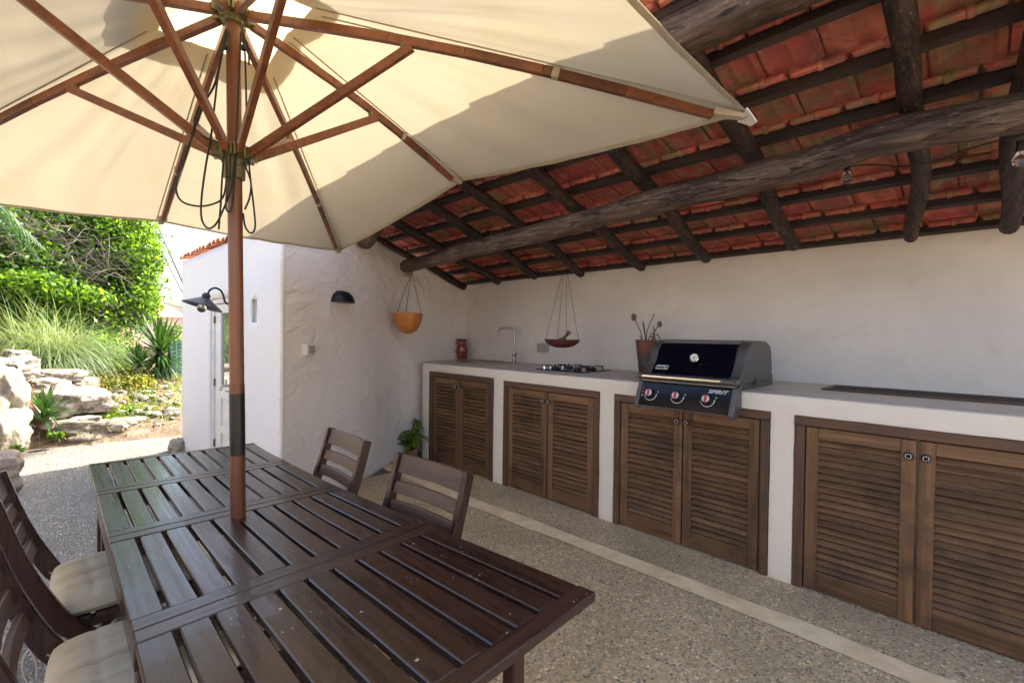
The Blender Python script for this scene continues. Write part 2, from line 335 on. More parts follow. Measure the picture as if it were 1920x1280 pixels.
# rock
def rockmat(name, base, lich=.8, moss=.5):
    t = NT(name); v = t.mapc(); n1 = t.noise(v, 3.2, 10, .68)
    col = t.ramp(n1, [(.30, tuple(x*.50 for x in base)), (.48, base), (.70, tuple(min(1, x*1.22) for x in base))])
    blk = t.noise(v, 6.5, 9, .75, .4); col = t.mix(t.ramp(blk, [(.49, 0.0), (.56, lich)]), col, (.07, .066, .062))
    ms = t.noise(t.mapc(loc=(5, 1, 9)), 2.4, 7, .7); col = t.mix(t.ramp(ms, [(.60, 0.0), (.68, moss)]), col, (.26, .19, .03))
    h = t.math('ADD', t.noise(v, 6, 8, .7), t.math('MULTIPLY', t.vor(v, 5), .5))
    return t.set(col, .9, t.bump(h, .9, .05), spec=.2)
M['rock'] = rockmat('limestone', (.37,.325,.27)); M['rock2'] = rockmat('dark_stone', (.26,.21,.165), .35, .5)  # second stone is darker and browner, with less lichen
M['rock3'] = rockmat('pale_boulder', (.40,.345,.26), .45, .3)
M['stonew'] = rockmat('dry_stone', (.36,.30,.24), .4, .2)
t = NT('garden_soil'); v = t.mapc()
M['soil'] = t.set(t.ramp(t.noise(v, 5, 10, .75), [(.3, (.07,.05,.03)), (.5, (.18,.13,.08)), (.7, (.34,.27,.18))]), .95, t.bump(t.noise(v, 20, 8, .75), 1, .03))
# metals and plastics
M['steel'] = plain('brushed_steel', (.42,.39,.36), .28, 1, 0, .06, 40)
M['chrome'] = plain('chrome', (.75,.75,.75), .12, 1, 0, .04, 20)
M['black'] = plain('black_metal', (.012,.013,.016), .42, .3, 0, .2, 10)
M['gblack'] = plain('enamel_black', (.002,.003,.008), .13, 0, 0, .1, 4); M['gblack'].node_tree.nodes['Principled BSDF'].inputs['Specular IOR Level'].default_value = .32
M['ggrey'] = plain('grill_grey', (.105,.098,.092), .38, .35, 0, .08, 30)
M['rubber'] = plain('black_rubber', (.012,.011,.010), .5, 0, 0, .2, 20)
M['brass'] = plain('olive_brass', (.20,.175,.075), .40, .35, 0, .25, 18)
M['grey'] = plain('grey_plastic', (.36,.34,.31), .4, 0, 0, .08, 12)
M['whitep'] = plain('white_paint', (.74,.71,.66), .45, 0, 0, .06, 10)
M['silver'] = plain('silver_trim', (.80,.78,.74), .22, 1, 0, .04, 20)
M['silverp'] = plain('silver_print', (.62,.62,.62), .4, 0, 0, .04, 20)
M['red'] = plain('red_enamel', (.50,.012,.03), .3, 0, .3, .1, 20)
M['sleeve'] = plain('dark_sleeve', (.030,.032,.034), .28, .6, 0, .15, 10)
M['orange'] = plain('orange_glaze', (.52,.175,.032), .22, 0, .5, .22, 5)
M['glazed'] = plain('red_brown_glaze', (.20,.030,.010), .14, 0, .7, .3, 9)
M['terracotta'] = plain('flowerpot_clay', (.36,.15,.075), .8, 0, 0, .25, 9, .002)
M['maroon'] = plain('maroon_clay', (.11,.030,.022), .5, 0, 0, .25, 9)
t = NT('two_tone_clay'); v = t.mapc(); sep = t.n.new('ShaderNodeSeparateXYZ'); t.l.new(v, sep.inputs[0])
zz = t.math('ADD', sep.outputs[2], t.math('MULTIPLY', t.noise(v, 8, 4), .05))
M['vase'] = t.set(t.ramp(zz, [(.05, (.10,.045,.03)), (.10, (.06,.045,.045)), (.16, (.075,.05,.045)), (.24, (.20,.075,.045))]), .55)
M['stem'] = plain('dried_stem', (.15,.075,.05), .8, 0, 0, .3, 30)
M['thistle'] = plain('teasel', (.20,.12,.08), .95, 0, 0, .3, 60, .004)
M['brownwood'] = plain('ladle_wood', (.16,.10,.065), .6, 0, 0, .25, 20)
M['gfence'] = plain('green_wire', (.015,.085,.065), .5, 0, 0, .15, 10)
M['concrete'] = plain('concrete', (.36,.35,.34), .9, 0, 0, .2, 6, .003)
M['pinkroof'] = plain('faded_pink_tiles', (.56,.25,.19), .85, 0, 0, .18, 9, 0)
M['farwall'] = plain('far_plaster', (.62,.52,.45), .9, 0, 0, .15, 2, 0)
t = NT('glass'); M['glass'] = t.set((.9, .92, .92), .03); t.b.inputs['Transmission Weight'].default_value = 1.0; t.b.inputs['IOR'].default_value = 1.45
t = NT('window_pane'); M['pane'] = t.set((.03, .035, .035), .03, coat=1.0, spec=.9); t.b.inputs['Metallic'].default_value = .0; t.b.inputs['IOR'].default_value = 2.2

# ------------------------------------------------------------------ ground
def sheet(name, x0, x1, y0, y1, z, mat, kind='structure', n=2, wob=0):
    mb = MB(); nx = ny = n
    vs = [(x0+(x1-x0)*i/nx, y0+(y1-y0)*j/ny, z) for j in range(ny+1) for i in range(nx+1)]
    mb.add(vs, [(j*(nx+1)+i, j*(nx+1)+i+1, (j+1)*(nx+1)+i+1, (j+1)*(nx+1)+i) for j in range(ny) for i in range(nx)])
    return tag(mb.build(name, mat), kind=kind)
sheet('ground', -900, 900, -900, 900, -.05, M['soil'])
sheet('patio', .3, 9, -2.45, 1.0, .004, M['floor'])
sheet('gravel_path', -5.2, 9, -6.5, 1.0, 0.0, M['gravel'])
mb = MB(); vs = []; n = 90
for i in range(n+1):
    x = -.05 + 6.2*i/n; c = -.46 - .035*math.sin(x*1.1+.5)
    a = .070 + .020*mnoise.noise(Vector((x*2.2, 3, 0))) + .008*mnoise.noise(Vector((x*11, 9, 0))); b = .066 + .020*mnoise.noise(Vector((x*2.2, 8, 0))) + .008*mnoise.noise(Vector((x*12, 5, 0)))
    vs += [(x, c-a, .009), (x, c+b, .009)]
mb.add(vs, [(2*i, 2*i+2, 2*i+3, 2*i+1) for i in range(n)])
tag(mb.build('cement_strip', M['strip']), kind='structure')
# garden bank rising beyond the gravel
def bank_z(x, y):
    d = max(0, -x-3.15 + .18*(y+2.5) if y > -3.4 else -x-2.2)
    h = .62*min(1, d/1.9)**.75 + .10*max(0, min(1, (d-1.6)/3))
    h += max(0, (-y-3.3))*.45*min(1, d/1.0)
    if y > -1.75 and d > .9: h -= .25*min(1, (d-.9))*min(1, (y+1.75)*1.6)
    if x < -14: h -= (-14-x)*.09
    return h + (.09*mnoise.noise(Vector((x*1.1, y*1.1, 0))) + .04*mnoise.noise(Vector((x*4, y*4, 2))))*min(1, d*2) - (.03 if d <= 0 else -.01)
mb = MB(); nx, ny = 130, 90; X = [-2.2 - 25*(i/nx)**1.7 for i in range(nx+1)]; Y = [-12 + 16*j/ny for j in range(ny+1)]
mb.add([(x, y, bank_z(x, y)) for y in Y for x in X], [(j*(nx+1)+i, j*(nx+1)+i+1, (j+1)*(nx+1)+i+1, (j+1)*(nx+1)+i) for j in range(ny) for i in range(nx)])
tag(mb.build('garden_bank', M['soil'], smooth=True), kind='structure')
# far hill
mb = MB(); n = 60
prof = []
for i in range(n+1):
    a = i/n; y = -160 + 320*a; prof.append((y, 6 + 5*mnoise.noise(Vector((a*5, 0, 3))) + 2*mnoise.noise(Vector((a*17, 1, 3)))))
vs = [p for y, h in prof for p in ((-330, y*1.5, -4), (-360, y*1.5, h), (-520, y*1.5, h*.6))]
mb.add(vs, [(3*i+k, 3*i+k+1, 3*i+k+4, 3*i+k+3) for i in range(n) for k in range(2)])
tag(mb.build('hill', plain('hill_green', (.06,.09,.04), .95, 0, 0, .4, .05), smooth=True), kind='structure')

# ------------------------------------------------------------------ walls
def wall_grid(name, P0, P1, nrm, ztop, openings, mat, parent, thick=.2, step=.05, amp=.003, z0=0, xs=None, bevel=0.010, zs=None, fade=True, off=None):
    P0 = Vector(P0); P1 = Vector(P1); L = (P1-P0).length; e = (P1-P0)/L; nv = Vector((nrm[0], nrm[1], 0)).normalized()
    zt = ztop if callable(ztop) else (lambda s: ztop); zmax = max(zt(0), zt(L))
    cs = {0.0, L} | {v for o in openings for v in o[:2]}; cz = {0.0, zmax-z0} | {v-z0 for o in openings for v in o[2:]}
    def fill(c):
        c = sorted(c); out = []
        for a, b in zip(c, c[1:]):
            k = max(1, int(round((b-a)/step))); out += [a+(b-a)*i/k for i in range(k)]
        return out + [c[-1]]
    S, Z = fill(cs), fill(cz); mb = MB(); idx = {}
    vs = []
    for j, z in enumerate(Z):
        for i, s in enumerate(S):
            zz = z0 + (z*(zt(s)-z0)/(zmax-z0) if callable(ztop) else z); f = 1.0
            if fade: f = min(1, s/.15, (L-s)/.15)
            d = amp*f*(mnoise.noise(Vector((s*1.7, zz*1.7, P0.x)))*1.6 + mnoise.noise(Vector((s*7, zz*7, 4)))*.6)
            if off: d += off(s)
            sx = amp*.7*f*mnoise.noise(Vector((s*9, zz*9, 14))); sz = amp*.7*mnoise.noise(Vector((s*9, zz*9, 24))) if 0 < j else 0
            vs.append(tuple((P0 + e*(s+sx)).to_3d()[:2]) + (zz+sz,)); p = vs[-1]; vs[-1] = (p[0]+nv.x*d, p[1]+nv.y*d, p[2])
    fs = []; k = len(S)
    for j in range(len(Z)-1):
        for i in range(k-1):
            sm = (S[i]+S[i+1])/2; zm = z0+(Z[j]+Z[j+1])/2
            if any(o[0] < sm < o[1] and o[2] < zm < o[3] for o in openings): continue
            fs.append((j*k+i, j*k+i+1, (j+1)*k+i+1, (j+1)*k+i))
    # orient along nrm
    if fs:
        a, b, c = (Vector(vs[q]) for q in fs[0][:3])
        if (b-a).cross(c-b).dot(nv) < 0: fs = [tuple(reversed(f)) for f in fs]
    me = bpy.data.meshes.new(name); root = parent
    off = Vector(root['W']) if root is not None and 'W' in root else Vector((0,0,0))
    me.from_pydata([tuple(Vector(p)-off) for p in vs], [], fs); me.materials.append(mat)
    me.polygons.foreach_set('use_smooth', [True]*len(fs)); o = bpy.data.objects.new(name, me); COL.objects.link(o)
    if parent is not None: o.parent = parent
    so_ = o.modifiers.new('solid', 'SOLIDIFY'); so_.thickness = thick; so_.offset = -1
    if bevel: b = o.modifiers.new('bevel', 'BEVEL'); b.width = bevel; b.segments = 2; b.limit_method = 'ANGLE'; b.angle_limit = R(50)
    try: me.set_sharp_from_angle(angle=R(60))
    except Exception: pass
    return o
D = .97; H = 1.061
bw = wall_grid('back_wall', (-.75, D, 0), (6.3, D, 0), (0, -1), 2.115, [], M['wall'], None, .25, .12, .006)
tag(bw, 'cream plastered wall behind the outdoor kitchen counter', 'wall')

P1 = Vector((.83, -1.77, 0)); A0 = Vector((-2.13, -1.885, 0))
house = thing('garden_house', 'small whitewashed outbuilding with a narrow panelled door facing the gravel', 'outbuilding', (-.6, -1.0, 0))
e1 = (P1-A0).normalized(); L1 = (P1-A0).length; n1 = Vector((e1.y, -e1.x, 0))
def hs(s, z, o=0): p = A0 + e1*s + n1*o; return Vector((p.x, p.y, z))
dx0, dx1, dzt = 1.14, 1.86, 1.70
wx0, wx1, wz0, wz1 = 2.33, 2.46, 1.46, 1.65
wall_grid('wall', A0, P1, n1, 2.19, [(dx0, dx1, 0, dzt), (wx0, wx1, wz0, wz1)], M['white'], house, .02, .07, .004, bevel=0)
e2 = (Vector((-.44, D, 0))-P1).normalized(); L2 = (Vector((-.44, D, 0))-P1).length + .12; n2 = Vector((e2.y, -e2.x, 0))
WK = [(-.4, .0), (0, 0), (.85, -.046), (1.74, -.18), (2.3, -.13), (3.02, 0.0), (3.4, .06)]
def woff(s):
    for i in range(1, len(WK)-2):
        if WK[i][0] <= s <= WK[i+1][0]+1e-6:
            f = (s-WK[i][0])/(WK[i+1][0]-WK[i][0]); a, b, c, d = (WK[i+k][1] for k in (-1, 0, 1, 2)); return .5*((2*b)+(c-a)*f+(2*a-5*b+4*c-d)*f*f+(3*b-a-3*c+d)*f**3)
    return 0.02
def ssd(s, z, o=0): p = P1 + e2*s + n2*(o+woff(s)); return Vector((p.x, p.y, z))
def stop(s): return float(np.interp(s, [0, .4, .8, 1.1, 1.4, 1.7, 2.0, 2.3, 2.6, 2.9, 3.2], [2.40, 2.37, 2.325, 2.30, 2.28, 2.25, 2.205, 2.14, 2.07, 1.995, 1.93]))
wall_grid('side_wall', P1, P1+e2*L2, n2, stop, [], M['stucco'], house, .03, .045, .012, bevel=0, off=woff)
wall_grid('rear_wall', (-2.13, -1.66, 0), (-2.13, .95, 0), (-1, 0), 2.19, [], M['white'], house, .2, .2, .004)
# eave tiles along the front wall
mb = MB(); k = int(L1/.122)
for i in range(k):
    s = .03 + .120*i; p = hs(s+.06, 2.215, .0); r = .052
    dirn = (-n1*.95 + Vector((0, 0, .20))).normalized()
    for (q0, rr) in ((.035, r), (-.27, r*.95), (-.62, r*.95)):
        base = p + n1*(q0+.01*random.uniform(-1, 1)) + Vector((0, 0, -.20*q0 + random.uniform(-.006, .006)))
        nseg = 8; vs = []
        for t_ in (0, 1):
            c = base + dirn*(.42*t_)
            for rr2 in (rr, rr-.014):
                for j in range(nseg+1):
                    a = math.pi*j/nseg; vs.append(c + e1*math.cos(a)*rr2 + Vector((0, 0, 1))*math.sin(a)*rr2*.8)
        w = nseg+1; fs = []
        for j in range(nseg): fs += [(j, j+1, 2*w+j+1, 2*w+j), (w+j, 3*w+j, 3*w+j+1, w+j+1), (j, w+j, w+j+1, j+1), (2*w+j, 2*w+j+1, 3*w+j+1, 3*w+j)]
        fs += [(0, 2*w, 3*w, w), (nseg, w+nseg, 3*w+nseg, 2*w+nseg)]
        mb.add(vs, fs)
mb.build('roof_tiles', M['tiletop'], house, smooth=True)
mb = MB(); mb.prism([(A0.x-.02, A0.y+.1), (.62, -1.67), (.05, -.55), (-.9, .3), (-2.1, .3)], 'z', 2.13, 2.17); mb.build('roof_slab', M['white'], house)
# door
dr = MB(); q = lambda s, z, o: hs(s, z, o)
def hbox(mb, s0, s1, z0, z1, o0, o1, mi=0):
    vs = [hs(s, z, o) for (s, o, z) in ((s0,o0,z0),(s1,o0,z0),(s1,o1,z0),(s0,o1,z0),(s0,o0,z1),(s1,o0,z1),(s1,o1,z1),(s0,o1,z1))]
    mb.add(vs, [(0,3,2,1),(4,5,6,7),(0,1,5,4),(1,2,6,5),(2,3,7,6),(3,0,4,7)], mi)
for nm, (q0, q1, q2, q3) in (('door_reveal', (dx0, dx1, 0, dzt)), ('window_reveal', (wx0, wx1, wz0, wz1))):
    mb = MB(); hbox(mb, q0-.03, q0, q2, q3+.03, -.2, -.0205); hbox(mb, q1, q1+.03, q2, q3+.03, -.2, -.0205); hbox(mb, q0, q1, q3, q3+.03, -.2, -.0205)
    if q2: hbox(mb, q0, q1, q2-.03, q2, -.2, -.0205)
    hbox(mb, q0-.03, q1+.03, q2-.03 if q2 else 0, q3+.03, -.215, -.2005); mb.build(nm, M['white'], house)
a0, a1 = dx0+.045, dx1-.045
fr = MB(); hbox(fr, dx0+.002, a0, 0.01, dzt-.002, -.13, -.015); hbox(fr, a1, dx1-.002, 0.01, dzt-.002, -.13, -.015); hbox(fr, a0, a1, dzt-.045, dzt-.002, -.13, -.015)
fr.build('door_frame', M['whitep'], house, bevel=.003)
gs0, gs1, gz0, gz1 = a0+.17, a1-.13, .86, 1.56
hbox(dr, a0+.004, gs0, .02, dzt-.05, -.075, -.035); hbox(dr, gs1, a1-.004, .02, dzt-.05, -.075, -.035)
hbox(dr, gs0, gs1, gz1, dzt-.05, -.075, -.035); hbox(dr, gs0, gs1, .74, gz0, -.075, -.035); hbox(dr, gs0, gs1, .02, .16, -.075, -.035); hbox(dr, gs0, gs1, .40, .47, -.075, -.035)
hbox(dr, gs0, gs1, .16, .40, -.068, -.052); hbox(dr, gs0, gs1, .47, .74, -.068, -.052)
hbox(dr, gs0+.04, gs1-.04, .20, .36, -.052, -.044); hbox(dr, gs0+.04, gs1-.04, .51, .70, -.052, -.044)
door = dr.build('door', M['whitep'], house, bevel=.004)
gl = MB(); hbox(gl, gs0, gs1, gz0, gz1, -.058, -.052); gl.build('pane', M['pane'], door)
for z in (.28, .88, 1.5):
    g = MB(); hbox(g, a0-.012, a0+.012, z-.035, z+.035, -.034, -.018); g.build('hinge', plain('rusty_hinge', (.16,.10,.07), .7), door)
g = MB(); hbox(g, a1-.07, a1-.045, .78, .88, -.034, -.027); g.tube([hs(a1-.058, .84, -.03), hs(a1-.058, .84, .005), hs(a1-.14, .84, .005)], .007, 6); g.build('handle', M['brass'], door, smooth=True)
# little window
wf = MB(); b = .018
hbox(wf, wx0+.002, wx0+b, wz0+.002, wz1-.002, -.11, -.07); hbox(wf, wx1-b, wx1-.002, wz0+.002, wz1-.002, -.11, -.07); hbox(wf, wx0+b, wx1-b, wz0+.002, wz0+b, -.11, -.07); hbox(wf, wx0+b, wx1-b, wz1-b, wz1-.002, -.11, -.07)
w_ = wf.build('window', M['whitep'], house); g = MB(); hbox(g, wx0+b, wx1-b, wz0+b, wz1-b, -.095, -.09); g.build('pane', M['pane'], w_)

# ------------------------------------------------------------------ kitchen counter
ops = [(.1302, 1.184, .977), (1.3163, 2.3789, .964), (2.5054, 3.5587, .9603), (3.680, 4.745, .957), (4.87, 5.93, .95)]
kc = thing('kitchen_counter', 'long white masonry outdoor kitchen counter with brown louvered cupboard doors', 'counter', (3, .4, 0))
wall_grid('counter_body', (0, 0, 0), (6.2, 0, 0), (0, -1), H-.003, [(a, b, 0, z) for a, b, z in ops], M['counter'], kc, .16, .045, .0035, bevel=.014, fade=False)
mb = MB(); mb.prism([(.012, .02), (6.2, .02), (6.2, D-.002), (-.46, D-.002), (-.30, .42), (-.13, .10)], 'z', H-.05, H); mb.build('worktop', M['cement'], kc, bevel=.004)
mb = MB(); mb.prism([(.0, .004), (.012, .16), (-.25, .5), (-.42, .9), (-.12, .10)], 'z', 0, H-.06); mb.build('end_panel', M['counter'], kc)
def louver_door(x0, x1, z1, sg, knobx, open_=0):
    mb = MB(); z0 = .012; st = .058; y0, y1 = .004, .036
    mb.box((x0, y0, z0), (x0+st, y1, z1), 1); mb.box((x1-st, y0, z0), (x1, y1, z1), 1)
    mb.box((x0+st+.0005, y0+.002, z1-.062), (x1-st-.0005, y1, z1), 0); mb.box((x0+st+.0005, y0+.002, z0), (x1-st-.0005, y1, z0+.105), 0)
    a, b = z0+.105, z1-.062; n = int(round((b-a)/.0365)); p = (b-a)/n
    for i in range(n):
        z = a + p*(i+.5) + random.uniform(-.0015, .0015); an = R(-44)+random.uniform(-.05, .05)
        Mx = Matrix.Translation((0, .020, z)) @ Matrix.Rotation(an, 4, 'X')
        mb.box((x0+st-.004, -.004, -.0175), (x1-st+.004, .004, .0175), 0, Mx)
    o = mb.build('louvered_door', [M['lx'], M['lz']], kc, bevel=.0025)
    k = MB(); kz = z1-.075; ry = Matrix.Rotation(R(90), 4, 'X')
    k.lathe([(.006, -.002), (.006, .012), (.017, .016), (.019, .024), (.013, .031), (0, .033)], (knobx, .004, kz), 14, 0, ry)
    for j in range(8):
        a2 = 2*math.pi*j/8; k.sphere((knobx+.011*math.cos(a2), -.0255, kz+.011*math.sin(a2)), .0036, 6, 4, mi=1)
    kn = k.build('knob', [M['gblack'], M['whitep']], o, smooth=True)
    return o
for i, (a, b, zt) in enumerate(ops):
    fw = .052; mb = MB(); j = .004
    mb.box((a+j, -.007, .0), (a+fw, .05, zt-fw-.0005), 1); mb.box((b-fw, -.007, 0), (b-j, .05, zt-fw-.0005), 1); mb.box((a+j, -.0075, zt-fw), (b-j, .05, zt-j+.004), 0)
    mb.build('door_frame', [M['fx'], M['fz']], kc, bevel=.005)
    mid = (a+b)/2 if i != 3 else 4.204
    z1 = zt-fw-.005; louver_door(a+fw+.006, mid-.005, z1, -1, mid-.032); louver_door(mid+.005, b-fw-.006, z1, 1, mid+.032)

# ------------------------------------------------------------------ pergola roof
SL = .3225; TH = math.atan(SL); cT, sT = math.cos(TH), math.sin(TH)
def zt(y): return 2.075 + SL*(D-y)
def rp(x, y, n=0):                                           # a point on the batten plane, n metres above it
    return Vector((x, y + n*sT, zt(y) + n*cT))
roof = thing('pergola_roof', 'lean-to roof of terracotta tiles on dark poles over the kitchen counter', 'roof', (2.5, 0, 2.1))
rows = [.915-.293*i for i in range(8)]; XL, XR = -1.15, 5.9
mb = MB(); TW = .232
for r_, yb in enumerate(rows):
    x = XL - random.uniform(0, .2)
    while x < XR:
        w = TW + random.uniform(-.004, .004); jy = random.uniform(-.006, .006); jn = random.uniform(-.003, .003)
        g = random.uniform(.009, .015)
        def T(px, du, n): return rp(px, yb + jy + du*cT, n + jn)
        u0, u1 = -.030, .335
        def slab(xa, xb, ua, ub, na0, na1, nb0, nb1):
            mb.add([T(xa,ua,na0),T(xb,ua,na0),T(xb,ub,nb0),T(xa,ub,nb0),T(xa,ua,na1),T(xb,ua,na1),T(xb,ub,nb1),T(xa,ub,nb1)], [(0,3,2,1),(4,5,6,7),(0,1,5,4),(1,2,6,5),(2,3,7,6),(3,0,4,7)])
        i0 = len(mb.v)
        # underside: shallow pans between three long ribs, all one island
        prof = [(0, -.003), (.026, -.003), (.036, .003), (.100, .004), (.106, .001), (.116, .001), (.122, .004), (.186, .003), (.196, -.003), (w-g, -.003)]
        vs = []
        for (uu, nn) in ((u0, .004), (u1, .034)):
            for (px, pn) in prof: vs.append(T(x+px, uu, nn+pn))
            for (px, pn) in reversed(prof): vs.append(T(x+px, uu, nn+.020))
        k = 2*len(prof); mb.add(vs, [(i, (i+1) % k, k+(i+1) % k, k+i) for i in range(k)] + [tuple(range(k-1, -1, -1)), tuple(range(k, 2*k))])
        for (xa, xb, na) in ((x+w-g-.001, x+w+.016, .013),):
            mb.add([T(xa,u0,na+.004),T(xb,u0,na+.004),T(xb,u1,na+.030),T(xa,u1,na+.030),T(xa,u0,na+.008),T(xb,u0,na+.008),T(xb,u1,na+.035),T(xa,u1,na+.035)], [(0,3,2,1),(4,5,6,7),(0,1,5,4),(1,2,6,5),(2,3,7,6),(3,0,4,7)])
        # rolled lip hooked over the batten
        lx0, lx1 = x+.010, x+w-.016; vs = []; ns = 9
        for (px, rr) in ((lx0, .014), (lx0+.012, .019), (x+w*.48, .018), (x+w*.50, .024), (x+w*.57, .024), (x+w*.59, .018), (lx1-.012, .019), (lx1, .013)):
            for j in range(ns):
                a = 2*math.pi*j/ns; vs.append(T(px, u0-.004+math.cos(a)*rr*.95, -.006+math.sin(a)*rr))
        mb.add(vs, [(i*ns+j, i*ns+(j+1) % ns, (i+1)*ns+(j+1) % ns, (i+1)*ns+j) for i in range(7) for j in range(ns)] + [tuple(range(ns-1, -1, -1)), tuple(7*ns+j for j in range(ns))])
        x += w
mb.build('roof_tiles', M['tile'], roof, smooth=True, angle=30)
# ridge caps along the open upper edge
mb = MB(); x = XL; ye = rows[-1]-.075
while x < XR:
    p0 = rp(x, ye+random.uniform(-.006, .006), .012+random.uniform(-.004, .004)); p1 = rp(x+.40, ye+random.uniform(-.012, .012), .022); ns = 9; vs = []
    for p, rr in ((p0, .100), (p1, .086)):
        for r2 in (rr, rr-.014):
            for j in range(ns+1):
                a = math.pi*j/ns; vs.append(p + Vector((0, math.cos(a)*r2, math.sin(a)*r2)))
    w = ns+1; fs = []
    for j in range(ns): fs += [(j, j+1, 2*w+j+1, 2*w+j), (w+j, 3*w+j, 3*w+j+1, w+j+1), (j, w+j, w+j+1, j+1), (2*w+j, 2*w+j+1, 3*w+j+1, 3*w+j)]
    fs += [(0, 2*w, 3*w, w), (ns, w+ns, 3*w+ns, 2*w+ns)]; mb.add(vs, fs); x += .34
mb.build('ridge_tiles', M['tiletop'], roof, smooth=True)
for yb in rows:
    mb = MB(); n = 10
    for i in range(n):
        xa, xb = XL+(XR-XL)*i/n, XL+(XR-XL)*(i+1)/n
    vs = []
    for i in range(n+1):
        x = XL+(XR-XL)*i/n; dz = .004*mnoise.noise(Vector((x, yb, 1)))
        for (dy, nn) in ((-.004, -.044), (.038, -.044), (.038, -.001), (-.004, -.001)): vs.append(rp(x, yb+dy*cT, nn+dz-.006*(nn < -.01)))
    mb.add(vs, [(4*i+j, 4*i+(j+1) % 4, 4*i+4+(j+1) % 4, 4*i+4+j) for i in range(n) for j in range(4)] + [(3,2,1,0), tuple(4*n+j for j in range(4))])
    mb.build('batten', M['batten'], roof)
rx = [(-.31, .060), (.35, .058), (1.01, .056), (1.58, .052), (2.25, .054), (2.83, .056), (3.45, .062), (4.10, .056), (4.50, .060), (5.12, .06)]
tipy = [.88, .85, .80, .86, .86, .84, .80, .83, .86, .85]
for i, ((x, r), ty) in enumerate(zip(rx, tipy)):
    pts = []; rad = []; n = 22; bend = random.uniform(-.03, .03); ph = random.uniform(0, 6)
    if i == 7: bend = .05
    for k in range(n+1):
        y = ty - (ty+1.04)*k/n; xx = x - .038*(y-ty)*-1*-1 + bend*math.sin(math.pi*k/n) + .012*math.sin(ph+k*.5)
        p = rp(xx, y, -.047-.062 + .007*math.sin(ph+k*.7)); pts.append(p); rad.append((.80 if i < 6 else .72)*r*(.95+.17*k/n)*(1+.06*mnoise.noise(Vector((k*.33, i*5, 2)))) if 0 < k < n else r*.86)
    pts[0] = pts[1] + (pts[0]-pts[1])*1.0; rad[0] = rad[1]*.88; rad.insert(1, rad[1]*.98); pts.insert(1, pts[0] + (pts[1]-pts[0])*.12)
    mb = MB(); mb.tube(pts, rad, 18, wob=.08, seed=i); mb.build('rafter', M['rafter'], roof, smooth=True)
# main beam under the rafters, bent like the tree it was
bp_ = [(.155, -.33, 2.085), (.6, -.34, 2.10), (1.2, -.35, 2.12), (1.98, -.35, 2.15), (2.5, -.35, 2.178), (3.04, -.35, 2.202), (3.45, -.35, 2.215), (3.78, -.35, 2.228), (4.02, -.35, 2.262), (4.22, -.35, 2.268), (4.5, -.35, 2.245), (5.0, -.35, 2.25), (6.0, -.35, 2.25)]
pts = []; rad = []
for i in range(len(bp_)-1):
    for k in range(5):
        f = k/5; p0 = Vector(bp_[max(i-1, 0)]); p1 = Vector(bp_[i]); p2 = Vector(bp_[i+1]); p3 = Vector(bp_[min(i+2, len(bp_)-1)])
        pts.append(.5*((2*p1)+(p2-p0)*f+(2*p0-5*p1+4*p2-p3)*f*f+(3*p1-p0-3*p2+p3)*f**3)); rad.append((.064 + .010*min(1, pts[-1].x/3.5))*(1+.09*mnoise.noise(Vector((pts[-1].x*2.1, 0, 5)))))
mb = MB(); mb.tube([pts[0]-Vector((.012,0,0))]+pts, [rad[0]*.86]+rad, 24, wob=.12, seed=3); mb.build('beam', M['beam'], roof, smooth=True)
fl_ = [(.50, -.96, 2.20), (.8, -.99, 2.34), (1.2, -1.02, 2.46), (1.8, -1.05, 2.56), (2.6, -1.07, 2.62), (3.3, -1.075, 2.65), (4.2, -1.075, 2.65), (5.6, -1.07, 2.65)]
pts = [Vector(p) for p in fl_]; pp = []
for i in range(len(pts)-1):
    for k in range(10): pp.append(pts[i].lerp(pts[i+1], k/10)+Vector((0, .012*mnoise.noise(Vector((i+k/10., 1, 1))), .012*mnoise.noise(Vector((i+k/10., 4, 1))))))
mb = MB(); mb.tube(pp, [.070+.018*min(1, p.x/3.4) for p in pp], 18, wob=.12, seed=8); mb.build('front_log', M['beam'], roof, smooth=True)
post = MB(); post.tube([(5.55, -1.0, 0), (5.57, -1.02, 1.2), (5.55, -1.06, 2.6)], [.10, .095, .09], 14, wob=.1); post.build('post', M['beam'], roof, smooth=True)

# ------------------------------------------------------------------ parasol
PB = Vector((2.553, -2.473, 0)); PT = Vector((2.545, -2.502, 2.56)); RUN = Vector((2.547, -2.496, 2.01))
HUBR = Vector((2.545, -2.502, 2.50))
def px_(z): return PB.lerp(PT, z/2.56)
um = thing('parasol', 'large cream parasol with wooden pole rising through the slatted table', 'parasol', PB)
mb = MB(); mb.tube([px_(.0), px_(1.20)], .0245, 20); mb.tube([px_(1.20), px_(2.53)], .0235, 20); mb.build('pole', M['uw'], um, smooth=True)
mb = MB(); mb.tube([px_(.945), px_(1.165)], .0250, 24); mb.build('pole_sleeve', M['sleeve'], um, smooth=True)
mb = MB(); mb.lathe([(.0, .0), (.26, .0), (.26, .05), (.10, .075), (.05, .09), (.045, .30), (.0, .30)], px_(0.006), 28); mb.build('base', M['black'], um, smooth=True)
TIPS = [Vector(p) for p in ((3.885, -1.47, 2.065), (2.53, -1.48, 2.165), (1.10, -1.47, 1.985), (1.00, -2.50, 2.03), (1.02, -3.52, 2.0), (2.52, -3.50, 2.16), (3.90, -3.50, 2.09), (3.86, -2.50, 2.15))]
APEX = Vector((2.545, -2.50, 2.575))
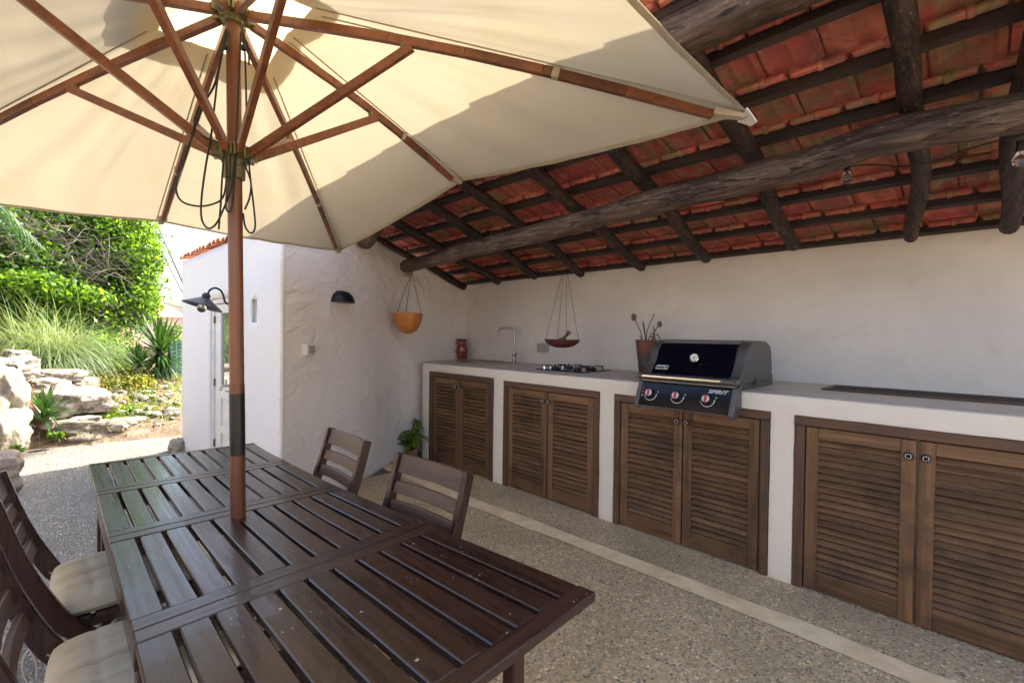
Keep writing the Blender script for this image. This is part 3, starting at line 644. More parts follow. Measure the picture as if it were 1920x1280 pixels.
def canopy(name, f0, f1, dz, nr, nt, seed, amp=1.0, scal=0, hem=.0):
    mb = MB(); idx = {}; vs = []
    for i in range(nr+1):
        f = f0 + (f1-f0)*i/nr
        for s in range(8):
            A, B = TIPS[s], TIPS[(s+1) % 8]
            for k in range(nt):
                t_ = k/nt; ff = f
                if scal and i == nr: ff = f*(1+scal*math.sin(math.pi*t_)*(.5+.8*mnoise.noise(Vector((s*1.7, seed, 0)))))
                e = A.lerp(B, t_); p = APEX.lerp(e, ff); b = math.sin(math.pi*t_)
                p.z += dz + (.010 - .016*b*ff)*1.0
                q = Vector((p.x*1.3+seed, p.y*2.4, seed)); p.z += amp*.014*b*(1-.7*ff**4)*mnoise.noise(q) + amp*.005*b*mnoise.noise(q*4.1) + amp*.026*b*ff*(1-ff**6)*mnoise.noise(Vector((t_*6+s*3, ff*1.3, seed))) + amp*.011*ff*(1-ff**6)*mnoise.noise(Vector((t_*17+s*5, ff*1.8, seed)))
                if i == nr: p.z += amp*.002*mnoise.noise(Vector((k*.9, s*3, seed)))
                vs.append(p)
    n = 8*nt; mb.add(vs, [(i*n+j, i*n+(j+1) % n, (i+1)*n+(j+1) % n, (i+1)*n+j) for i in range(nr) for j in range(n)])
    if hem:                                                    # sewn hem, a second narrow strip hanging inward
        b = len(mb.v); base = vs[-n:]; inner = vs[-2*n:-n]
        hv = [p + Vector((0, 0, -.003)) for p in base] + [p.lerp(q, hem/((p-q).length+1e-6)) + Vector((0, 0, -.004)) for p, q in zip(base, inner)]
        mb.add(hv, [(j, (j+1) % n, n+(j+1) % n, n+j) for j in range(n)])
    return mb.build(name, M['vent' if name == 'wind_vent' else 'canvas'], um, smooth=True, angle=80)
canopy('canopy', .175, 1.015, .0, 30, 26, 2.0, 1, 0, .025)
canopy('wind_vent', .02, .255, .040, 8, 14, 5.0, .8, .14)
def collar(c, top, name):
    mb = MB()
    if top: prof = [(.024, -.035), (.034, -.035), (.036, -.02), (.052, -.006), (.055, .02), (.04, .03), (.03, .05), (.0, .055)]
    else: prof = [(.0245, -.085), (.034, -.085), (.035, -.045), (.031, -.04), (.032, -.02), (.055, -.004), (.056, .018), (.034, .022), (.032, .035), (.0245, .037)]
    mb.lathe(prof, c, 28)
    for i in range(8):
        d = (TIPS[i]-c); d.z = 0; d.normalize(); sd = Vector((-d.y, d.x, 0))
        for s_ in (-1, 1): mb.bar(c+d*.035+sd*s_*.016, c+d*.068+sd*s_*.016, .005, .036)
    return mb.build(name, M['brass'], um, smooth=True, angle=30)
collar(HUBR, True, 'hub'); collar(RUN, False, 'runner')
mb = MB(); mb.lathe([(.0, .0), (.018, .0), (.03, .03), (.026, .07), (.0, .09)], APEX+Vector((0, 0, .05)), 18); mb.build('finial', M['uw'], um, smooth=True)
SF = [.355, .50, .33, .38, .37, .50, .36, .38]
for i, T in enumerate(TIPS):
    d = T-HUBR; dh = Vector((d.x, d.y, 0)).normalized(); st = HUBR + dh*.06; en = APEX.lerp(T, .955) + Vector((0, 0, -.012))
    mb = MB(); n = 6; pr = None
    for k in range(n):
        def P(f): q = st.lerp(en, f); q.z += .030*math.sin(math.pi*f) - .012; return q
        mb.bar(P(k/n), P((k+1)/n), .021 if i % 2 else .022, .030, w2=.021, h2=.030 if k < n-1 else .024)
    rib = mb.build('rib', M['ux'], um, bevel=.002)
    j = P(SF[i]/.955*.98); a = RUN + dh*.058
    mb = MB(); mb.bar(a, j + Vector((0, 0, -.022)) + dh*.03, .020, .030); mb.sphere(j + Vector((0, 0, -.018)), .013, 8, 6, mi=1)
    mb.build('strut', [M['ux'], M['brass']], rib, bevel=.002)
    sm = MB(); sdv = Vector((-dh.y, dh.x, 0))
    for s_ in (-1, 1):
        q_ = [APEX.lerp(T, f)+sdv*s_*.021+Vector((0, 0, .006-.003)) for f in [.19+.82*k/10 for k in range(11)]]
        for a_, b_ in zip(q_, q_[1:]): sm.bar(a_, b_, .005, .003)
    sm.build('stitched_seam', M['canvas'], um)
    # canvas pocket at the tip and tie half way
    sd = Vector((-dh.y, dh.x, 0)); mb = MB()
    p0, p1 = APEX.lerp(T, .955), APEX.lerp(T, 1.012)
    mb.bar(p0+Vector((0, 0, -.016)), p1+Vector((0, 0, -.006)), .045, .024, w2=.030, h2=.012)
    mb.build('rib_pocket', M['canvas'], um, bevel=.005)
    q0, q1 = P(.685), P(.70); mb = MB(); mb.bar(q0+Vector((0, 0, .004)), q1+Vector((0, 0, .004)), .025, .040); mb.build('rib_tie', M['canvas'], um, bevel=.002)
# corner flap outside the canopy corner; sunlit valance put in as white colour
for T in (TIPS[0],):
    d = (T-APEX).normalized(); mb = MB(); q = T + d*.012; sd = Vector((-d.y, d.x, 0)).normalized()
    mb.add([q-sd*.035+Vector((0, 0, .006)), q+sd*.05+Vector((0, 0, .004)), q+sd*.03+d*.035+Vector((0, 0, -.012)), q-sd*.01+d*.040+Vector((0, 0, -.016)), q-sd*.035+Vector((0, 0, .0)), q+sd*.05+Vector((0, 0, -.002)), q+sd*.03+d*.035+Vector((0, 0, -.016)), q-sd*.01+d*.040+Vector((0, 0, -.020))], [(0,1,2,3),(7,6,5,4),(0,4,5,1),(1,5,6,2),(2,6,7,3),(3,7,4,0)])
    mb.build('corner_flap', M['whitep'], um, bevel=.004, seg=2)
# ropes of the pulley
def spline(pts, k=8):
    pts = [Vector(p) for p in pts]; out = []
    for i in range(len(pts)-1):
        p0 = pts[max(i-1, 0)]; p1 = pts[i]; p2 = pts[i+1]; p3 = pts[min(i+2, len(pts)-1)]
        for j in range(k):
            f = j/k; out.append(.5*((2*p1)+(p2-p0)*f+(2*p0-5*p1+4*p2-p3)*f*f+(3*p1-p0-3*p2+p3)*f**3))
    return out + [pts[-1]]
_n = (Vector((PB.x, PB.y, 0))-Vector((CAM.x, CAM.y, 0))); 
def pol(u, v, k=0):                                            # point near the pole, k metres nearer the camera
    d = ray(u, v); nn = Vector((_n.x, _n.y, 0)).normalized(); t_ = ((_n.length - k))/(d.dot(nn)); return CAM + d*t_
rp_ = MB()
loops = [([(425, 55), (415, 110), (400, 165), (372, 205), (366, 245), (395, 262), (412, 268)], .03),
         ([(424, 60), (405, 150), (380, 200), (362, 250), (345, 300), (330, 345), (338, 375), (365, 386), (395, 384), (418, 370), (425, 330), (424, 290)], .045),
         ([(428, 62), (412, 120), (402, 200), (395, 260), (386, 310), (378, 370), (378, 410), (390, 428), (405, 420), (420, 390), (434, 350), (440, 300), (444, 240), (448, 150), (452, 60)], .05),
         ([(420, 290), (416, 340), (414, 380), (410, 430)], .035),
         ([(432, 285), (430, 330), (424, 372), (425, 394), (434, 392), (440, 340), (444, 290)], .055),
         ([(457, 60), (460, 120), (462, 200), (463, 250)], .03),
         ([(457, 305), (470, 340), (468, 370), (459, 393)], .02), ([(466, 300), (470, 340), (477, 400), (478, 428), (470, 437), (460, 425), (456, 400)], .015),
         ([(463, 80), (466, 100), (467, 122)], .03), ([(408, 255), (414, 262), (424, 262)], .05)]
for L_, k in loops: rp_.tube(spline([pol(u, v, k) for u, v in L_], 6), .0032, 7)
for (u, v) in ((421, 88), (456, 90), (410, 258)): rp_.sphere(pol(u, v, .035), .011, 8, 6)
rp_.build('pulley_rope', M['rubber'], um, smooth=True)
mb = MB()
for i in range(5):
    c = pol(473, 290+i*4, .03); mb.tube([c+Vector((.004*math.cos(a), 0, .006*math.sin(a))) if i % 2 else c+Vector((0, .004*math.cos(a), .006*math.sin(a))) for a in [k*math.pi/4 for k in range(8)]], .0012, 5, closed=True)
mb.build('pin_chain', M['steel'], um, smooth=True)

# ------------------------------------------------------------------ table
tb = thing('slatted_table', 'long dark stained slatted wooden table with folding leaves under the parasol', 'table', (2.5, -2.45, 0))
XS = [1.31, 1.87, 2.46, 3.11, 3.775]; YR = [-2.085, -2.085, -2.078, -2.055, -2.02]; ZR = [.712, .712, .722, .745, .768]; ZL = [.72, .72, .72, .718, .72]
YL = [-2.83]*4+[-2.835]
def tp(x, w, n=0):                                             # w 0..1 across the top
    yl = np.interp(x, XS, YL); yr = np.interp(x, XS, YR); zl = np.interp(x, XS, ZL); zr = np.interp(x, XS, ZR)
    return Vector((x + .03*(w-.5)*0, yl+(yr-yl)*w, zl+(zr-zl)*w+n))
def plank(mb, xa, xb, wa, wb, n0, n1, mi=0, sag=0):
    k = 1 if xb-xa < .12 else 4; vs = []
    for i in range(k+1):
        x = xa+(xb-xa)*i/k; s = -sag*math.sin(math.pi*i/k)
        vs += [tp(x, wa, n0+s), tp(x, wb, n0+s), tp(x, wb, n1+s), tp(x, wa, n1+s)]
    mb.add(vs, [(4*i+j, 4*i+(j+1) % 4, 4*i+4+(j+1) % 4, 4*i+4+j) for i in range(k) for j in range(4)] + [(3,2,1,0), tuple(4*k+j for j in range(4))], mi)
NS = 11; RW = .052
for s in range(4):
    x0, x1 = XS[s]+.0015, XS[s+1]-.0015
    a = MB(); rw0 = RW if s in (1, 2, 3) else .03; rw1 = RW if s in (0, 1, 3) else RW
    plank(a, x0, x0+rw0, 0.0, 1.0, -.024, .0); a.build('end_rail', M['ty'], tb, bevel=.003)
    a = MB(); plank(a, x1-rw1, x1, 0.0, 1.0, -.024, .0); a.build('end_rail', M['ty'], tb, bevel=.003)
    for i in range(NS):
        p = 1/NS; wa, wb = i*p + (.085*p if i else 0), (i+1)*p - (.085*p if i < NS-1 else 0)
        b = MB(); plank(b, x0+rw0+.0008, x1-rw1-.0008, wa, wb, -.022, -.0012+random.uniform(-.001, .0006), sag=random.choice([0, 0, .001, .003, .0]))
        b.build('slat', M['tx'], tb, bevel=.003)
ap = MB()
plank(ap, XS[1], XS[3]-.002, .004, .030, -.095, -.0245); plank(ap, XS[1], XS[3]-.002, .965, .99, -.095, -.0245)
plank(ap, XS[0]+.03, XS[1]-.004, .01, .035, -.055, -.0245); plank(ap, XS[0]+.03, XS[1]-.004, .96, .985, -.055, -.0245)
plank(ap, XS[3]+.004, XS[4]-.03, .01, .035, -.055, -.0245); plank(ap, XS[3]+.004, XS[4]-.03, .96, .985, -.055, -.0245)
for x in (XS[1]+.01, XS[2]-.015, XS[3]-.035): plank(ap, x, x+.022, .035, .96, -.085, -.0245)
ap.build('apron', M['tx'], tb, bevel=.002)
for (x, w) in ((XS[1]+.05, .05), (XS[1]+.05, .95), (XS[3]-.09, .05), (XS[3]-.09, .95)):
    l = MB(); p = tp(x, w); l.box((p.x-.03, p.y-.024, 0.004), (p.x+.03, p.y+.024, p.z-.03)); l.build('leg', M['tz'], tb, bevel=.004)
for (xa, xb, w) in ((XS[0]+.18, XS[1]+.0, .06), (XS[3], XS[4]-.22, .94), (XS[3], XS[4]-.22, .06), (XS[0]+.18, XS[1]+.0, .94)):
    l = MB(); p = tp(xa if xa < XS[1] else xb, w); l.box((p.x-.022, p.y-.022, .004), (p.x+.022, p.y+.022, p.z-.06)); l.build('gate_leg', M['tz'], tb, bevel=.004)

# ------------------------------------------------------------------ chairs
def sweep(mb, path, w, d, mi=0, x=0):                          # rectangular section following a path in the yz plane at x
    n = len(path); vs = []
    for i, (y, z) in enumerate(path):
        a = path[max(i-1, 0)]; b = path[min(i+1, n-1)]; ty, tz = b[0]-a[0], b[1]-a[1]; L = math.hypot(ty, tz); ny, nz = -tz/L, ty/L
        dd = d[i] if hasattr(d, '__len__') else d
        for (sx, sn) in ((-1, -1), (1, -1), (1, 1), (-1, 1)): vs.append((x+sx*w/2, y+ny*sn*dd/2, z+nz*sn*dd/2))
    mb.add(vs, [(4*i+j, 4*i+(j+1) % 4, 4*i+4+(j+1) % 4, 4*i+4+j) for i in range(n-1) for j in range(4)] + [(3,2,1,0), tuple(4*(n-1)+j for j in range(4))], mi)
def make_chair():
    t = thing('slatted_chair', 'dark slatted wooden chair', 'chair'); t['W'] = [0, 0, 0]
    back = spline([Vector((0, -.335, .875)), Vector((0, -.285, .70)), Vector((0, -.225, .54)), Vector((0, -.16, .43)), Vector((0, .02, .24)), Vector((0, .22, .006))], 5)
    bpth = [(p.y, p.z) for p in back]; dd = [.043+.010*math.exp(-((z-.5)/.12)**2) for y, z in bpth]
    for s in (-1, 1):
        mb = MB(); sweep(mb, bpth, .026, dd, x=s*.205); mb.build('back_post', M['cz'], t, bevel=.003)
        mb = MB(); sweep(mb, [(.20, .415), (.05, .27), (-.22, .006)], .024, .045, x=s*.175); mb.build('leg', M['cz'], t, bevel=.003)
        mb = MB(); mb.box((s*.150-.011, -.19, .395), (s*.150+.011, .225, .43)); mb.build('seat_rail', M['cx'], t, bevel=.002)
    def bz(z):
        for (a, b) in zip(back, back[1:]):
            if b.z <= z <= a.z: return a.y+(b.y-a.y)*(a.z-z)/(a.z-b.z)
        return back[0].y
    for (z, h) in ((.835, .072), (.745, .046), (.672, .046), (.600, .046)):
        mb = MB(); y = bz(z); n = 6; vs = []; lean = .30
        for i in range(n+1):
            x = -.192+.384*i/n; yy = y - .014*(1-(2*i/n-1)**2)
            for (dy, dz) in ((-.008, -h/2), (.008, -h/2), (.008, h/2), (-.008, h/2)): vs.append((x, yy+dy-dz*lean, z+dz))
        mb.add(vs, [(4*i+j, 4*i+(j+1) % 4, 4*i+4+(j+1) % 4, 4*i+4+j) for i in range(n) for j in range(4)] + [(3,2,1,0), tuple(4*n+j for j in range(4))])
        mb.build('back_slat', M['cx'], t, bevel=.003)
    for i in range(6):
        mb = MB(); y = -.175+.073*i; mb.box((-.185, y, .430), (.185, y+.060, .446)); mb.build('seat_slat', M['cx'], t, bevel=.003)
    mb = MB(); mb.tube([(-.2, -.02, .275), (.2, -.02, .275)], .009, 8); mb.build('pivot_bar', M['black'], t, smooth=True)
    return t
ch = make_chair()
G = 'chairs around the slatted table'
spots = [(2.18, -2.235, math.pi - .02, 'cushionless slatted chair on the counter side of the table, beside the trowelled plaster wall'),
         (2.92, -2.215, math.pi + .09, 'cushionless slatted chair on the counter side of the table, nearer the louvered cupboards'),
         (2.19, -2.755, 0.02, 'slatted chair with a cream cushion on the gravel side, nearer the garden rocks'),
         (2.81, -2.765, -.02, 'slatted chair with a cream cushion on the gravel side, cut by the bottom left corner')]
for i, (x, y, rz, lab) in enumerate(spots):
    c = ch if i == 0 else copy_tree(ch)
    c.location = (x, y, .004); c.rotation_euler = (0, 0, rz); tag(c, lab, 'chair', G)
def make_cushion():
    t = thing('seat_cushion', 'cream cushion', 'cushion'); t['W'] = [0, 0, 0]; mb = MB(); n = 44; w = .205
    def prof(a, b):
        e = (1-abs(a)**6)*(1-abs(b)**6); e = max(e, 0)**.45
        q = 1 - .55*math.exp(-(a/.07)**2) - .42*math.exp(-(b/.07)**2) - .22*math.exp(-((abs(a)-.5)/.06)**2) - .10*math.exp(-((abs(b)-.5)/.05)**2) + .08*mnoise.noise(Vector((a*3, b*3, 1)))
        return e*(.008+.046*max(q, .12))
    def outl(a, b): s = 1-.05*(a*a*b*b); return a*w*s, b*w*s
    for sg in (1, -1):
        vs = []
        for j in range(n+1):
            for i in range(n+1):
                a, b = 2*i/n-1, 2*j/n-1; x, y = outl(a, b); vs.append((x, y, .475 + sg*prof(a, b)*(1 if sg > 0 else .55)))
        mb.add(vs, [(j*(n+1)+i, j*(n+1)+i+1, (j+1)*(n+1)+i+1, (j+1)*(n+1)+i) for j in range(n) for i in range(n)])
    mb.build('cushion', M['cushion'], t, smooth=True, angle=80)
    for s in (-1, 1):
        for k in range(2):
            c = MB(); c.tube(spline([(s*.19, -.195, .475), (s*.215, -.235, .50), (s*.235, -.25, .44), (s*(.24+.012*k), -.235+.02*k, .36), (s*(.235+.02*k), -.24+.03*k, .27-.02*k)], 6), .0026, 6); c.build('tie_cord', M['cushion'], t, smooth=True)
    return t
cu = make_cushion()
for i, (x, y, rz, lab) in enumerate([(2.19, -2.755, .02, 'quilted cream cushion with tie cords on the chair nearer the garden rocks'), (2.81, -2.765, -.02, 'quilted cream cushion on the chair cut off by the picture corner')]):
    c = cu if i == 0 else copy_tree(cu)
    c.location = (x, y-.005, .004); c.rotation_euler = (0, 0, rz); tag(c, lab, 'cushion', 'cream seat cushions')

# ------------------------------------------------------------------ gas grill
def text_mesh(txt, size, depth, M4, name, mat, parent, shear=0, space=1.0, bold=0):
    cu_ = bpy.data.curves.new(name, 'FONT'); cu_.body = txt; cu_.size = size; cu_.extrude = depth; cu_.shear = shear; cu_.align_x = 'CENTER'; cu_.align_y = 'CENTER'; cu_.space_character = space; cu_.offset = bold
    o = bpy.data.objects.new('tmp', cu_); COL.objects.link(o); dg = bpy.context.evaluated_depsgraph_get(); me = bpy.data.meshes.new_from_object(o.evaluated_get(dg))
    bpy.data.objects.remove(o); me.name = name; root = parent
    while root.parent is not None: root = root.parent
    me.transform(Matrix.Translation(-Vector(root['W'])) @ M4); me.materials.clear(); me.materials.append(mat)
    r_ = bpy.data.objects.new(name, me); COL.objects.link(r_); r_.parent = parent; return r_
gx0, gx1 = 2.765, 3.392
gr = thing('gas_grill', 'black gas grill with grey ends and three knobs set into the counter', 'grill', (3.09, .25, H))
mb = MB(); mb.box((gx0+.015, .02, H+.001), (gx1-.005, .62, H+.075)); mb.build('firebox', M['ggrey'], gr, bevel=.006)
lidp = [(-.045, 1.118), (-.030, 1.150), (.005, 1.190), (.035, 1.235), (.055, 1.285), (.085, 1.325), (.13, 1.350), (.19, 1.362), (.30, 1.366), (.42, 1.362), (.50, 1.340), (.53, 1.29), (.545, 1.22), (.55, 1.12)]
def inset(poly, d):
    c = Vector((sum(p[0] for p in poly)/len(poly), sum(p[1] for p in poly)/len(poly))); out = []
    for p in poly: v_ = Vector(p)-c; out.append(tuple(c + v_*(1-d/v_.length)))
    return out
mb = MB(); mb.prism(inset(lidp, .010), 'x', gx0+.055, gx1-.055); lid = mb.build('lid', M['gblack'], gr, smooth=True, angle=50)
mb = MB(); sub = [lidp[i] for i in (6, 7, 8, 9, 10)]
vs = [Vector((x, y, z+.001)) for x in (gx0+.055, gx1-.055) for y, z in sub]; k = len(sub); mb.add(vs + [v_-Vector((0, 0, .008)) for v_ in vs], [(i, i+1, k+i+1, k+i) for i in range(k-1)] + [(2*k+i, 3*k+i, 3*k+i+1, 2*k+i+1) for i in range(k-1)] + [(0, k, 3*k, 2*k), (k-1, 3*k-1, 4*k-1, 2*k-1)])
mb.build('lid_top', M['ggrey'], lid, smooth=True)
for (a, b) in ((gx0-.005, gx0+.055), (gx1-.055, gx1+.012)):
    mb = MB(); mb.prism([(-.075, 1.098), (-.07, 1.135)] + lidp[1:] + [(.56, 1.10), (.54, 1.098)], 'x', a, b); mb.build('lid_end', M['ggrey'], lid, smooth=True, bevel=.014, seg=3, angle=28)
mb = MB(); mb.box((gx1+.010, .19, 1.085), (gx1+.014, .235, 1.13)); mb.build('side_notch', M['rubber'], lid)
mb = MB(); mb.tube([(gx0+.0, -.098, 1.118), (gx1-.0, -.098, 1.118)], .021, 16); 
for x in (gx0+.01, gx1-.05): mb.box((x, -.10, 1.100), (x+.04, -.04, 1.134))
hd = mb.build('lid_handle', M['ggrey'], lid, smooth=True, bevel=.003); mb = MB(); mb.box((gx0+.035, -.1215, 1.117), (gx1-.075, -.114, 1.127)); mb.build('handle_trim', M['silver'], hd)
Rx = lambda p, tilt=0: Matrix.Translation(p) @ Matrix.Rotation(R(90+tilt), 4, 'X')
lt = -28
mb = MB(); Mt = Matrix.Rotation(R(90+lt), 4, 'X'); c = Vector((3.095, .022, 1.247))
mb.lathe([(.0, .0), (.029, .0), (.031, .006), (.027, .010), (.024, .008), (.0, .008)], c, 28, 0, Mt); gau = mb.build('thermometer', M['silver'], lid, smooth=True)
mb = MB(); mb.lathe([(0, .0085), (.023, .0085), (.023, .0090), (0, .0090)], c, 24, 0, Mt); mb.build('dial', M['whitep'], gau)
mb = MB(); mb.bar(c + Mt @ Vector((0, -.012, .0105)), c + Mt @ Vector((.003, .016, .0105)), .003, .001, up=(0, -1, 0)); mb.build('needle', M['gblack'], gau)
# badge
bt = -46; Mb = Matrix.Translation((2.893, -.020, 1.176)) @ Matrix.Rotation(R(90+bt), 4, 'X')
mb = MB(); pl = []
for cx_, cy_, a0_ in ((.039, .013, 0), (-.039, .013, 90), (-.039, -.013, 180), (.039, -.013, 270)):
    for k in range(5): a = R(a0_+k*22.5); pl.append((cx_+.008*math.cos(a), cy_+.008*math.sin(a)))
mb.prism(pl, 'z', .0, .006, 0, Mb); bd = mb.build('badge', M['silver'], lid)
mb = MB(); mb.prism([(x*.94, y*.88) for x, y in pl], 'z', .0062, .0068, 0, Mb); mb.build('badge_face', M['silverp'], bd)
text_mesh('weber', .034, .0006, Mb @ Matrix.Translation((-.010, -.001, .0078)) @ Matrix.Diagonal((.78, 1.15, 1, 1)), 'lettering', M['gblack'], bd, 0, 1.0, .0004)
mb = MB(); ic = Vector((.0345, .004, .0076)); pl2 = [(.0085*math.cos(a), .0065*math.sin(a)) for a in [k*math.pi/8 for k in range(16)]]
mb.prism([(ic.x+x, ic.y+y) for x, y in pl2], 'z', .0072, .0078, 0, Mb)
mb.bar(Mb @ Vector((ic.x, ic.y+.006, .0075)), Mb @ Vector((ic.x, ic.y+.0095, .0075)), .003, .0008, up=(0, -1, 0))
for dx in (-.006, .006): mb.bar(Mb @ Vector((ic.x+dx*.6, ic.y-.005, .0075)), Mb @ Vector((ic.x+dx*1.2, ic.y-.0165, .0075)), .0018, .0008, up=(0, -1, 0))
mb.bar(Mb @ Vector((ic.x-.006, ic.y-.0125, .0075)), Mb @ Vector((ic.x+.006, ic.y-.0125, .0075)), .0014, .0008, up=(0, -1, 0))
mb.build('kettle_icon', M['gblack'], bd)
# control panel, tilted
p_top = Vector((0, -.075, 1.078)); p_bot = Vector((0, -.140, .925)); pt = math.degrees(math.atan2(.065, .153))
mb = MB(); mb.prism([(-.06, 1.082), (-.075, 1.078), (-.140, .925), (-.10, .915), (-.011, .93), (-.011, 1.05)], 'x', gx0+.020, gx1-.022); pan = mb.build('control_panel', M['gblack'], gr, bevel=.002)
for (a, b) in ((gx0-.012, gx0+.0195), (gx1-.0215, gx1+.012)):
    mb = MB(); mb.prism([(-.05, 1.090), (-.080, 1.084), (-.147, .925), (-.145, .908), (-.10, .905), (-.011, .925), (-.011, 1.06)], 'x', a, b); mb.build('panel_end', M['ggrey'], pan, bevel=.007, seg=2)
mb = MB(); mb.bar((gx0+.02, -.142, .924), (gx1-.022, -.142, .924), .010, .008); mb.build('panel_trim', M['ggrey'], pan)
mb = MB(); mb.tube([(gx0+.01, -.055, 1.088), (gx1-.005, -.055, 1.088)], .012, 12); mb.build('front_rail', M['steel'], gr, smooth=True)
def panel_M(x, f):                                            # a frame lying on the panel face, f from top 0 to bottom 1
    p = p_top.lerp(p_bot, f); p.x = x; return Matrix.Translation(p) @ Matrix.Rotation(R(90-pt), 4, 'X')
for x in (2.858, 3.045, 3.238):
    Mk = panel_M(x, .50); mb = MB(); Mr = Mk.to_3x3().to_4x4(); c = Mk.translation
    mb.lathe([(.0, .0), (.032, .0), (.032, .006), (.028, .010), (.027, .030), (.024, .033), (0, .033)], c, 28, 0, Mr); kb = mb.build('knob', M['black'], pan, smooth=True)
    mb = MB(); mb.lathe([(0, .0332), (.023, .0332), (.023, .0342), (0, .0342)], c, 24, 0, Mr); mb.build('knob_face', M['silverp'], kb)
    mb = MB(); mb.box((-.008, -.021, .0344), (.008, .021, .040), 0, Mk); mb.build('knob_grip', M['red'], kb, bevel=.003)
    mb = MB(); arc = [Mk @ Vector((.042*math.cos(a), .042*math.sin(a), .001)) for a in [R(190+170*k/16) for k in range(17)]]; mb.tube(arc, [.0018+.0012*k/16 for k in range(17)], 6); mb.sphere(arc[-1], .005, 8, 5); mb.build('heat_mark', M['silverp'], pan, smooth=True)
    mb = MB(); mb.lathe([(0, 0), (.006, 0), (.006, .0015), (0, .0015)], Mk @ Vector((.050, .018, .001)), 12, 0, Mr); mb.build('panel_dot', M['grey'], pan)
for f, mm in ((.28, 'red'), (.42, 'red'), (.58, 'grey')):
    Mk = panel_M(gx0+.034, f); mb = MB(); mb.lathe([(0, 0), (.007, 0), (.006, .004), (0, .004)], Mk.translation, 12, 0, Mk.to_3x3().to_4x4()); mb.build('indicator', M[mm], pan)
text_mesh('SPIRIT', .040, .0006, panel_M(3.288, .17) @ Matrix.Translation((0, 0, .0012)) @ Matrix.Diagonal((1.0, .80, 1, 1)), 'lettering', M['silverp'], pan, .35, 1.05, .0009)

# ------------------------------------------------------------------ things on the counter and walls
def lathed(name, label, cat, mat, prof, loc, n=28, group=None):
    mb = MB(); mb.lathe(prof, loc, n); o = mb.build(name, mat, None, smooth=True, origin=loc, angle=50); return tag(o, label, cat, group)
# sink
sk = thing('kitchen_sink', 'stainless steel sink let into the counter beside the clay jug', 'sink', (.3, .6, H))
sx0, sx1, sy0, sy1 = -.02, .70, .40, .84
mb = MB(); o_ = [(sx0, sy0), (sx1, sy0), (sx1, sy1), (sx0, sy1)]
def ring(a, b, z0_, z1_):                                       # band between two rectangles
    vs = [(x, y, z0_) for x, y in a] + [(x, y, z1_) for x, y in b]; mb.add(vs, [(i, (i+1) % 4, 4+(i+1) % 4, 4+i) for i in range(4)])
def rect(x0, x1, y0, y1): return [(x0, y0), (x1, y0), (x1, y1), (x0, y1)]
ring(rect(sx0, sx1, sy0, sy1), rect(sx0+.004, sx1-.004, sy0+.004, sy1-.004), H+.001, H+.008); ring(rect(sx0+.004, sx1-.004, sy0+.004, sy1-.004), rect(sx0+.05, sx1-.10, sy0+.04, sy1-.09), H+.008, H+.006)
ring(rect(sx0+.05, sx1-.10, sy0+.04, sy1-.09), rect(sx0+.06, sx1-.11, sy0+.05, sy1-.10), H+.006, H+.0035)
mb.add([(x, y, H+.0035) for x, y in rect(sx0+.06, sx1-.11, sy0+.05, sy1-.10)], [(0, 1, 2, 3)]); mb.build('basin', M['steel'], sk)
mb = MB(); mb.box((sx0+.10, sy1-.115, H+.009), (sx1-.15, sy1-.10, H+.024)); mb.box((sx0+.04, sy0+.05, H+.009), (sx0+.055, sy1-.11, H+.024)); mb.build('rim', M['steel'], sk, bevel=.004)
mb = MB(); mb.lathe([(0, 0), (.022, 0), (.020, .006), (0, .006)], (.1, .6, H+.004), 20); mb.build('drain', M['chrome'], sk, smooth=True)
tp_ = thing('mixer_tap', 'brushed steel gooseneck mixer tap rising behind the sink', 'tap', (.645, .80, H))
mb = MB(); mb.lathe([(.026, .0), (.026, .006), (.022, .008), (.022, .13), (.015, .134), (.0, .134)], (.645, .80, H+.008), 24)
pts = spline([(.645, .80, H+.13), (.645, .80, H+.28), (.645, .80, H+.355), (.63, .79, H+.39), (.595, .775, H+.402), (.52, .735, H+.402), (.488, .72, H+.388), (.470, .71, H+.35), (.461, .706, H+.30)], 6)
mb.tube(pts, .0125, 14); tapb = mb.build('spout', M['steel'], tp_, smooth=True)
mb = MB(); mb.tube([(.66, .792, H+.095), (.705, .77, H+.095)], .016, 14); mb.tube([(.695, .775, H+.10), (.74, .755, H+.118)], .006, 8); mb.build('lever', M['steel'], tp_, smooth=True)
# jug
jl = Vector((-.335, .82, H)); jug = thing('clay_jug', 'glazed red-brown clay jug with a frilled mouth in the counter corner', 'jug', jl)
mb = MB(); n = 28; prof = [(.048, 0), (.052, .02), (.058, .09), (.060, .135), (.052, .175), (.043, .20), (.045, .22), (.058, .245), (.061, .252), (.055, .25), (.040, .215), (.0, .20)]; vs = []
for i, (r, z) in enumerate(prof):
    for j in range(n):
        a = 2*math.pi*j/n; rr = r*(1+(.16*math.cos(3*a) if 6 < i < 10 else 0)); rr *= 1.25; vs.append((jl.x+rr*math.cos(a), jl.y+rr*math.sin(a), jl.z+z*1.05))
mb.add(vs, [(i*n+j, i*n+(j+1) % n, (i+1)*n+(j+1) % n, (i+1)*n+j) for i in range(len(prof)-1) for j in range(n)] + [tuple(range(n-1, -1, -1))]); mb.build('body', M['glazed'], jug, smooth=True)
hd_ = Vector((-.6, -.8, 0)).normalized(); mb = MB(); mb.tube(spline([jl+hd_*.045+Vector((0, 0, .225)), jl+hd_*.085+Vector((0, 0, .20)), jl+hd_*.095+Vector((0, 0, .15)), jl+hd_*.075+Vector((0, 0, .09)), jl+hd_*.055+Vector((0, 0, .075))], 6), .0085, 10); mb.build('handle', M['glazed'], jug, smooth=True)
mb = MB()
